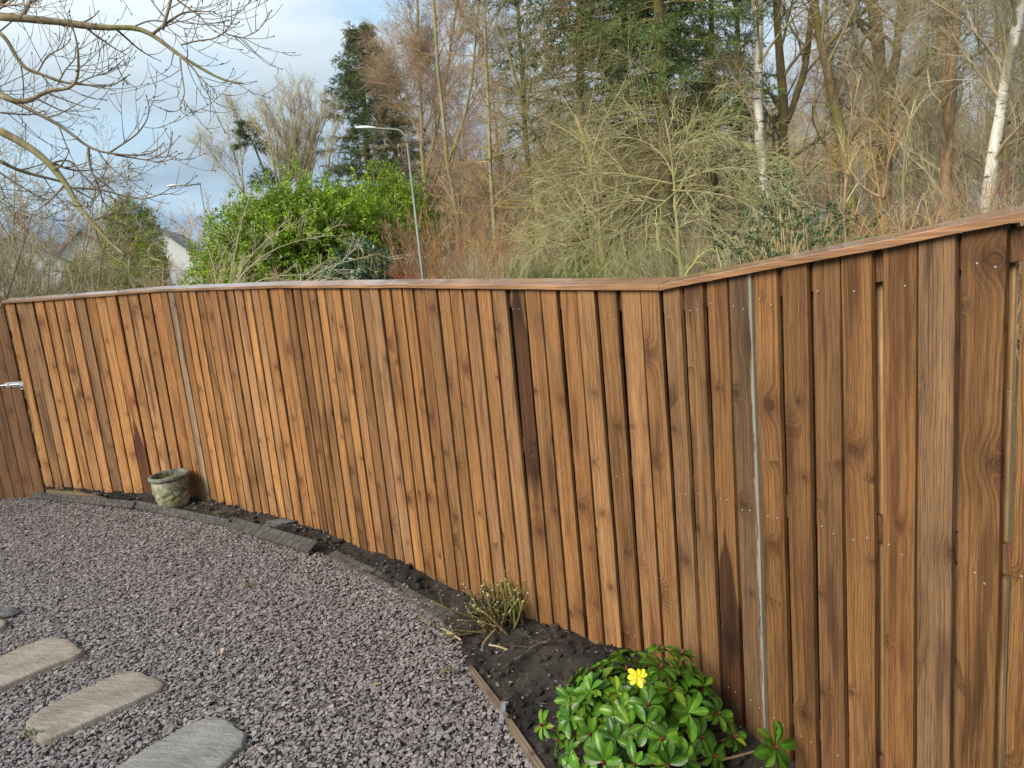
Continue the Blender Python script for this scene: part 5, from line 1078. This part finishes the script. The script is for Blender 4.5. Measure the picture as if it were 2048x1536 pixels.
# the overhanging ash on the left, rooted outside the frame
def ash():
    rng = np.random.default_rng(190); base = np.array([-7.7, 5.2, -0.05]); root = empty('ash_tree', base, 'bare ash tree reaching in from the left with upturned twigs over the fence', 'tree')
    tr = MB(); cw = MB(); T = resample(np.array([base, base+[0.05, 0.1, 1.6], base+[-0.1, 0.2, 3.2], base+[0.1, 0.3, 5.0], base+[0.0, 0.5, 7.5]]), 16); tube_batch(tr, T, np.linspace(0.24, 0.09, 16), 14)
    A = [([(0, 33), (60, 38), (130, 45), (180, 53), (225, 57), (270, 52), (305, 68), (330, 88), (360, 112), (395, 132), (425, 150), (450, 163), (485, 167)], 6.2, 5.6, 0.026, 0.005, 3.6), ([(0, 66), (15, 78), (28, 108), (40, 125), (50, 140), (75, 145), (100, 155), (118, 163), (140, 167), (200, 172), (228, 174), (245, 157), (258, 150)], 6.4, 6.2, 0.014, 0.003, 3.3),
         ([(0, 190), (20, 200), (40, 206), (65, 200), (90, 183), (110, 178), (135, 180), (150, 170), (157, 150), (157, 120), (155, 85), (145, 55), (140, 32)], 6.0, 5.8, 0.018, 0.003, 2.8), ([(0, 262), (35, 280), (70, 302), (100, 328), (125, 358), (145, 390), (160, 420), (185, 445), (205, 470), (230, 495), (250, 510)], 6.0, 5.4, 0.026, 0.008, 2.4), ([(0, 322), (35, 340), (70, 350), (120, 362), (160, 385), (190, 400)], 6.6, 6.8, 0.014, 0.004, 2.2), ([(0, 5), (20, -12), (60, -30), (110, -50), (170, -60), (240, -55)], 6.4, 6.0, 0.022, 0.006, 3.9)]
    B = [([(40, 38), (55, 15), (62, 0), (75, -40), (95, -80)], 6.15, 6.2, 0.016, 0.005), ([(305, 68), (335, 45), (365, 25), (400, 22), (428, 24)], 5.8, 5.7, 0.011, 0.0035), ([(325, 58), (335, 25), (342, 0), (348, -40), (360, -90)], 5.75, 5.8, 0.012, 0.006), ([(360, 112), (362, 140), (367, 170), (371, 192), (355, 213), (368, 232), (385, 236), (391, 224)], 5.7, 5.55, 0.006, 0.0025),
         ([(360, 112), (385, 135), (400, 155), (418, 172), (428, 178)], 5.7, 5.6, 0.008, 0.003), ([(362, 90), (390, 82), (430, 78), (450, 65), (470, 38), (478, 8)], 5.75, 5.7, 0.006, 0.0025), ([(450, 66), (470, 74), (485, 76), (502, 68)], 5.7, 5.65, 0.004, 0.0025), ([(355, 0), (375, 15), (400, 32), (415, 52), (430, 63)], 5.8, 5.7, 0.008, 0.003),
         ([(22, 201), (45, 210), (75, 228), (110, 244), (140, 264), (165, 287), (177, 296), (200, 305), (270, 312), (308, 310), (322, 295), (325, 288)], 6.0, 5.6, 0.015, 0.003), ([(215, 308), (250, 285), (275, 268), (295, 240), (300, 215), (293, 193)], 5.8, 5.6, 0.007, 0.0028), ([(177, 296), (177, 312), (182, 340), (190, 355), (200, 380), (205, 402)], 5.85, 5.8, 0.010, 0.004), ([(230, 310), (280, 318), (320, 325), (345, 318), (357, 308)], 5.75, 5.6, 0.006, 0.0025),
         ([(145, 375), (190, 378), (220, 383), (250, 393), (290, 400), (330, 385), (345, 373)], 5.7, 5.6, 0.009, 0.003), ([(102, 328), (120, 320), (143, 320), (165, 350), (195, 380), (230, 400)], 5.8, 5.8, 0.008, 0.003), ([(190, 355), (215, 370), (240, 395), (268, 430), (280, 455)], 5.8, 5.7, 0.006, 0.003), ([(118, 163), (130, 140), (150, 118), (152, 95)], 6.3, 6.3, 0.006, 0.003), ([(160, 165), (180, 155), (215, 145), (223, 137)], 6.25, 6.2, 0.005, 0.0025),
         ([(75, 145), (95, 110), (128, 95), (140, 80)], 6.35, 6.3, 0.006, 0.003), ([(188, 440), (225, 425), (250, 430)], 5.6, 5.6, 0.008, 0.003), ([(270, 52), (300, 40), (345, 45), (372, 42), (400, 28)], 5.85, 5.8, 0.006, 0.0025), ([(0, 225), (30, 228), (60, 230), (88, 222)], 6.2, 6.2, 0.007, 0.004)]
    PP, RR = [], []
    for (pts, d0, d1, r0, r1, zt_) in A:
        ds = np.linspace(d0, d1, len(pts)); p3 = [at(x, y, d) for (x, y), d in zip(pts, ds)]; src = np.array([np.interp(zt_, T[:, 2], T[:, k]) for k in range(3)]); mid = (src+p3[0])/2+np.array([0, 0, 0.25])
        lead = resample(np.array([src, mid, p3[0]]), 8); tube_batch(tr, lead, np.linspace(r0*2.0, r0, 8), 9)
        p = resample(np.array(p3), 26); tube_batch(tr, p, np.linspace(r0, r1, 26)*(1+0.09*np.abs(rng.normal(size=26))), 8); PP.append(resample(p, 12)); RR.append(np.linspace(r0, r1, 12))
        Ql, Rl = grow(rng, lead[None], np.linspace(r0*1.4, r0, 8)[None], 9, 1.3, 0.8, 0.2, 1.0, 6, 0.10, rise=0.05, curl=0.06, rratio=0.4, rmin=0.004); tube_batch(cw, Ql, Rl, 4, tint(rng, len(Ql))); put_levels(cw, rng, Ql, Rl, LV((6, 0.55, 0.7, dict(wig=0.1, curl=0.16, N=6, rmin=0.0028)), (3, 0.25, 0.7, dict(wig=0.1, curl=0.2, N=5, rmin=0.0024))), (4, 3))
    for (pts, d0, d1, r0, r1) in B:
        p = resample(np.array([at(x, y, d) for (x, y), d in zip(pts, np.linspace(d0, d1, len(pts)))]), 18); tube_batch(cw, p, np.linspace(r0, r1, 18), 6, tint(rng, 1, 0.9, 1.1)); PP.append(resample(p, 12)); RR.append(np.linspace(r0, r1, 12))
    # side twigs: short, curving upward, with a dark bud at the tip
    PP, RR = np.array(PP), np.array(RR)
    Q, R = grow(rng, PP, RR, 6, 0.38, 0.85, 0.12, 0.97, 7, 0.07, rise=-0.1, curl=0.11, rratio=0.5, rmin=0.0032, taper=0.2); tube_batch(cw, Q, R, 5, tint(rng, len(Q)))
    Q2, R2 = grow(rng, Q, R, 2, 0.17, 0.8, 0.2, 0.95, 6, 0.06, curl=0.16, rratio=0.7, rmin=0.0030, taper=0.2); tube_batch(cw, Q2, R2, 4, tint(rng, len(Q2)))
    bd = MB()
    for q in (Q, PP):
        tip = q[:, -1]; dd = nrm(q[:, -1]-q[:, -2]); tube_batch(bd, np.stack([tip-dd*0.004, tip+dd*0.004, tip+dd*0.013], 1), np.tile(np.array([0.0032, 0.0046, 0.0012]), (len(tip), 1)), 5)
    # hanging seed keys
    for (px, py, d) in ((378, 212, 5.6), (425, 180, 5.6), (246, 158, 6.2), (322, 322, 5.65), (255, 325, 5.8), (405, 165, 5.65)):
        c = at(px, py, d); K = 12; D = nrm(np.array([0, 0, -1.0])+0.5*rng.normal(size=(K, 3))); leaf_batch(cw, c+rng.normal(size=(K, 3))*0.012, D, rng.normal(size=(K, 3)), rng.uniform(0.04, 0.07, K), np.full(K, 0.007), np.ones((K, 3))*1.1, 0.1)
    local(root, tr.build('trunk', M['bark_ash'], None, True)); local(root, cw.build('crown', M['twig_ash'], None, True)); local(root, bd.build('buds', plain('black_ash_bud', (0.035, 0.028, 0.02), 0.7)))['kind'] = 'stuff'
ash()
shrub('thorn_thicket', 'dark tangled thorn thicket behind the ash twigs at the left edge', -70, 520, 13, 1.1, 4.2, 55, M['twig_brown'], 191, 0.8, LV((10, 0.9, 0.7, dict(t0=0.25, rise=0.1, wig=0.16, N=6, rmin=0.0045)), (7, 0.45, 0.7, dict(wig=0.18, N=4, rmin=0.004)), (4, 0.2, 0.7, dict(wig=0.18, N=3, rmin=0.0035))), 0.018)

# the mass of the wood: a few kinds of bare tree copied among the trunks
protos = []
for k, (bk, tw_, h, lv) in enumerate([('bark_brown', 'twig_brown', 10.5, wood_lv), ('bark_grey', 'twig_brown', 9.5, wood_lv), ('bark_red', 'twig_red', 10, birch_lv), ('bark_brown', 'twig_red', 11.5, wood_lv), ('bark_grey', 'twig_ochre', 9, birch_lv)]):
    r_ = np.random.default_rng(300+k); x0, y0 = 18.0+k*1.5, 26.0+k
    lims = [(np.array([[x0, y0, -0.1], [x0+r_.normal()*0.2, y0, h*0.3], [x0+r_.normal()*0.4, y0+r_.normal()*0.3, h*0.6], [x0+r_.normal()*0.8, y0+r_.normal()*0.5, h]]), 0.13, 0.03)]
    for q in range(2):
        zb = h*r_.uniform(0.2, 0.5); lims.append((np.array([[x0, y0, zb], [x0+r_.normal()*0.8, y0+r_.normal()*0.5, zb+h*0.2], [x0+r_.normal()*1.5, y0+r_.normal()*1.2, zb+h*0.45]]), 0.06, 0.02))
    lv2 = [dict(l) for l in lv]; lv2[0]['n'] = 19; lv2[0]['t0'] = 0.10
    for l in lv2[1:]: l['rmin'] = l.get('rmin', 0.003)*1.15; l['n'] = max(3, l['n']-1)
    kinds = ['mossy brown', 'grey', 'reddish', 'tall brown', 'pale tan twigged']
    protos.append((tree('woodland_tree', f'{kinds[k]} bare tree among the crowded trunks deep in the wood', 'tree', lims, M[bk], M[tw_], lv2, 310+k, 'bare trees crowding the wood behind the fence'), kinds[k]))
rw = np.random.default_rng(55); placed = [(p.location.x, p.location.y) for p, _ in protos]; cnt = 0
while cnt < 46:
    a = math.radians(rw.uniform(-5, 44)); d = 25+40*rw.random()
    if a < math.radians(5): d = max(d, 36)
    x, y = d*math.sin(a), d*math.cos(a)
    if min(math.hypot(x-u, y-v) for u, v in placed) < 1.5: continue
    placed.append((x, y)); k = int(rw.integers(0, len(protos))); z = gz((x, y))
    copy_thing(protos[k][0], (x, y, z-0.1), rw.uniform(0, 6.28), rw.uniform(0.75, 1.1)); cnt += 1
# dense brushwood on the wood floor and the far tree line, each one mass
def mass(name, label, cat, pos, h, mat, seed, r0, lv):
    rng = np.random.default_rng(seed); K = len(pos); N = 6; P = np.empty((K, N, 3)); P[:, 0] = pos; hh = h*rng.uniform(0.5, 1.15, K); dd = nrm(rng.normal(size=(K, 3))*0.28+np.array([0, 0, 1])); mb = MB()
    for j in range(1, N): P[:, j] = P[:, j-1]+dd*(hh/(N-1))[:, None]; dd = nrm(dd+0.12*rng.normal(size=dd.shape))
    R = r0*np.linspace(1, 0.35, N)[None]*rng.uniform(0.7, 1.3, K)[:, None]; tube_batch(mb, P, R, 3, tint(rng, K), cap=False); put_levels(mb, rng, P, R, lv, (3, 3, 3)); tag(mb.build(name, mat, None, True), label, cat, None, 'stuff')
rm = np.random.default_rng(61); a = np.radians(rm.uniform(-5, 46, 600)); d = rm.uniform(17, 40, 600); pos = np.stack([d*np.sin(a), d*np.cos(a), ground_h(d*np.sin(a), d*np.cos(a))], 1)
mass('brushwood', 'dense brown brushwood filling the floor of the wood', 'undergrowth', pos, 3.0, M['twig_brown'], 62, 0.016, LV((8, 0.9, 0.6, dict(t0=0.15, rise=0.1, wig=0.15, N=5, rmin=0.006)), (5, 0.4, 0.65, dict(wig=0.18, N=3, rmin=0.005))))
a = np.radians(rm.uniform(-6, 50, 420)); d = rm.uniform(58, 95, 420); pos = np.stack([d*np.sin(a), d*np.cos(a), ground_h(d*np.sin(a), d*np.cos(a))], 1)
mass('far_wood', 'far off grey brown trees closing the back of the wood', 'woods', pos, 12.0, M['twig_brown'], 63, 0.10, LV((16, 3.0, 0.7, dict(t0=0.15, rise=0.2, wig=0.14, N=5, rmin=0.03)), (8, 1.3, 0.7, dict(wig=0.18, N=3, rmin=0.02))))
a = np.radians(rm.uniform(-46, -12, 200)); d = rm.uniform(95, 150, 200); pos = np.stack([d*np.sin(a), d*np.cos(a), np.zeros(200)], 1)
mass('far_treeline', 'distant brown line of bare trees beyond the houses', 'woods', pos, 13.5, M['twig_red'], 64, 0.12, LV((14, 2.6, 0.6, dict(t0=0.15, rise=0.25, wig=0.14, N=5, rmin=0.04)), (7, 1.2, 0.6, dict(wig=0.18, N=3, rmin=0.03))))

# ------------------------------------------------------------------ houses and street lamps
M['render_white'] = plain('white_roughcast', (0.68, 0.67, 0.63), 0.85, 0, 0.06, 3.0)
M['window_glass'] = plain('window_glass', (0.05, 0.06, 0.07), 0.08, 0, 0.1, 2.0, 0.8)
M['white_frame'] = plain('white_frame', (0.72, 0.72, 0.70), 0.4, 0, 0.05)
def roof_mat(name, a, b):
    m, t = new_mat(name); p = objc(t); br = t.n('ShaderNodeTexBrick', 0, None, Vector=p, Color1=(*a, 1), Color2=(*b, 1), Mortar=(a[0]*0.4, a[1]*0.4, a[2]*0.4, 1), Scale=1.0, Mortar_Size=0.02, Brick_Width=0.33, Row_Height=0.28)
    n = t.noise(p, 1.5, 4); finish(t, t.mix(1.0, br, t.ramp(n, [(0.3, 0.75), (0.7, 1.2)]), 'MULTIPLY'), 0.85, br, 0.3, 0.02); return m
M['roof_brown'] = roof_mat('brown_roof_tiles', (0.20, 0.125, 0.095), (0.26, 0.165, 0.125)); M['roof_grey'] = roof_mat('grey_roof_tiles', (0.20, 0.18, 0.16), (0.27, 0.245, 0.215))
def house(label, c, rot, wdt, length, eave, ridge, roofm, chim=True, seed=0):
    """gable end faces local -y, ridge runs along +y"""
    root = empty('house', c, label, 'house'); root.rotation_euler = (0, 0, rot); z0 = 0; hw = wdt/2
    mb = MB(); V = np.array([[-hw, 0, -0.6], [hw, 0, -0.6], [hw, 0, eave], [0, 0, ridge], [-hw, 0, eave]]); V2 = V+np.array([0, length, 0])
    mb.add(np.concatenate([V, V2]), [np.array([[0, 1, 2, 3, 4]]), np.array([[9, 8, 7, 6, 5]]), np.array([[0, 5, 6, 1], [1, 6, 7, 2], [0, 4, 9, 5]])]); o = mb.build('wall', M['render_white']); o.parent = root
    sl = math.atan2(ridge-eave, hw); ln = math.hypot(hw, ridge-eave)+0.35
    rf = None
    for sg in (-1, 1):
        mb = MB(); t = np.array([sg*math.cos(sl), 0, -math.sin(sl)]); nn = np.array([sg*math.sin(sl), 0, math.cos(sl)])
        box(mb, (0, 0, 0), (length+0.5, ln, 0.10), None, 0.01); o = mb.build('roof', roofm); o.parent = root; ctr = np.array([0, length/2, ridge+0.05])+t*(ln/2)+nn*0.02
        ax = np.array([[0, -sg*1.0, 0], t, nn]); o.matrix_local = Matrix(((ax[0][0], ax[1][0], ax[2][0], ctr[0]), (ax[0][1], ax[1][1], ax[2][1], ctr[1]), (ax[0][2], ax[1][2], ax[2][2], ctr[2]), (0, 0, 0, 1))); rf = o
    mb = MB(); box(mb, (0, -0.27+0.0, 0), (0.01, 0.01, 0.01))
    if chim:
        mb = MB(); box(mb, (0, length*0.7, ridge+0.35), (0.55, 0.9, 1.4), None, 0.02); box(mb, (0, length*0.7, ridge+1.08), (0.68, 1.03, 0.1), None, 0.01); ch = mb.build('chimney', M['render_white']); ch.parent = root
        for q in (-0.22, 0.22):
            mb = MB(); tube_batch(mb, np.array([[0, length*0.7+q, ridge+1.12], [0, length*0.7+q, ridge+1.45]]), np.array([0.11, 0.095]), 10); po = mb.build('chimney_pot', M['roof_brown']); po.parent = ch
    def window(x, y, z, w_, h_, ax):
        mb = MB(); 
        fr = 0.07
        for (dx, dz, sx, sz) in ((0, h_/2, w_+fr, fr), (0, -h_/2, w_+fr, fr), (-w_/2, 0, fr, h_-fr), (w_/2, 0, fr, h_-fr), (0, 0, fr*0.7, h_-fr)):
            s = (sx, 0.06, sz) if ax == 'y' else (0.06, sx, sz); off = (dx, 0, dz) if ax == 'y' else (0, dx, dz); box(mb, (x+off[0], y+off[1], z+off[2]), s, None, 0.005)
        wi = mb.build('window', M['white_frame']); wi.parent = root; mb = MB(); box(mb, (x, y, z), (w_-fr, 0.02, h_-fr) if ax == 'y' else (0.02, w_-fr, h_-fr)); g = mb.build('pane', M['window_glass']); g.parent = wi
    window(-hw*0.4, -0.02, eave*0.55, 1.6, 1.2, 'y'); window(hw*0.45, -0.02, eave*0.55, 1.2, 1.2, 'y')
    for q in (0.25, 0.7): window(hw+0.02, length*q, eave*0.55, 1.5, 1.2, 'x')
    mb = MB(); box(mb, (0, -0.035, 1.0), (0.95, 0.07, 2.05), None, 0.005); dr = mb.build('door', plain('house_door', (0.12, 0.07, 0.05), 0.5)); dr.parent = root
    return root
def hpos(px, py, d): p = at(px, py, d); p[2] = gz(p); return p
house('white rendered house with brown tiled roof behind the rounded cypress', hpos(162, 472, 52), math.radians(24), 7.0, 9.0, 2.6, 5.7, M['roof_brown'], False)
house('white gabled house with grey tiled roof near the farther street lamp', hpos(318, 465, 58), math.radians(14), 7.0, 10.0, 2.6, 5.9, M['roof_grey'], False)
house('white house mostly hidden by thorn twigs at the left edge', hpos(25, 500, 44), math.radians(30), 8.0, 9.0, 2.5, 5.1, M['roof_grey'], False)
M['lamp_steel'] = plain('lamp_post_steel', (0.20, 0.22, 0.19), 0.55, 0.3, 0.2, 6.0); M['lamp_white'] = plain('lamp_housing', (0.62, 0.64, 0.64), 0.4, 0.1, 0.06)
def street_lamp(label, top_px, d, arm, arm_az, rise, bend):
    p = at(*top_px, d); g0 = gz(p); root = empty('street_lamp', (p[0], p[1], g0), label, 'street lamp', 'street lamps beyond the fence'); h = p[2]; a = np.array([math.cos(arm_az), math.sin(arm_az), 0])
    mb = MB(); tube_batch(mb, np.array([[p[0], p[1], g0-0.1], [p[0], p[1], g0+1.3]]), np.array([0.055, 0.055])*(1.4 if bend < 0.1 else 1), 12); tube_batch(mb, np.array([[p[0], p[1], g0+1.3], [p[0], p[1], g0+1.36], [p[0], p[1], h-bend]]), np.array([0.044, 0.030, 0.022])*(1.4 if bend < 0.1 else 1), 12); local(root, mb.build('pole', M['lamp_steel'], None, True))
    q = np.array([p[0], p[1], h-bend]); end = np.array([p[0], p[1], h])+a*arm+np.array([0, 0, rise]); mb = MB(); pts = [q, q+np.array([0, 0, bend*0.55])+a*0.015, np.array([p[0], p[1], h])+a*bend*0.45, end] if bend > 0.1 else [q+np.array([0, 0, -0.05]), np.array([p[0], p[1], h]), end]
    if bend > 0.1: tube_batch(mb, resample(np.array(pts), 18), np.full(18, 0.021), 10)
    else: tube_batch(mb, np.array([pts[1]-a*0.06, end]), np.full(2, 0.038), 10)
    local(root, mb.build('arm', M['lamp_steel'], None, True))
    mb = MB(); t = nrm(a+np.array([0, 0, rise/max(arm, 0.1)])); ks = 0.62 if bend > 0.1 else 1.0; prof = [(0.0, 0.035), (0.05, 0.055), (0.14, 0.10), (0.32, 0.135), (0.55, 0.125), (0.70, 0.08), (0.76, 0.015)]; s = np.cross([0, 0, 1], a); V = []
    for (u, r) in [(u*ks, r*ks) for u, r in prof]:
        for x in np.arange(12)*math.pi/6: V.append(end+t*(u-0.05)+s*r*math.cos(x)+np.array([0, 0, 1])*r*(0.62 if math.sin(x) > 0 else 0.30)*math.sin(x))
    i = np.arange(len(prof)*12).reshape(-1, 12); mb.add(np.array(V), [np.stack([i[:-1], np.roll(i, -1, 1)[:-1], np.roll(i, -1, 1)[1:], i[1:]], -1).reshape(-1, 4), i[0][None, ::-1], i[-1][None]]); local(root, mb.build('lamp_head', M['lamp_white'], None, True))
street_lamp('grey street lamp with a curved neck standing beside the spruces', (811, 258), 15.5, 0.62, math.radians(174), 0.08, 0.28)
street_lamp('farther grey street lamp with a straight arm above the house roofs', (400, 368), 44, 1.15, math.radians(180), 0.03, 0.0)
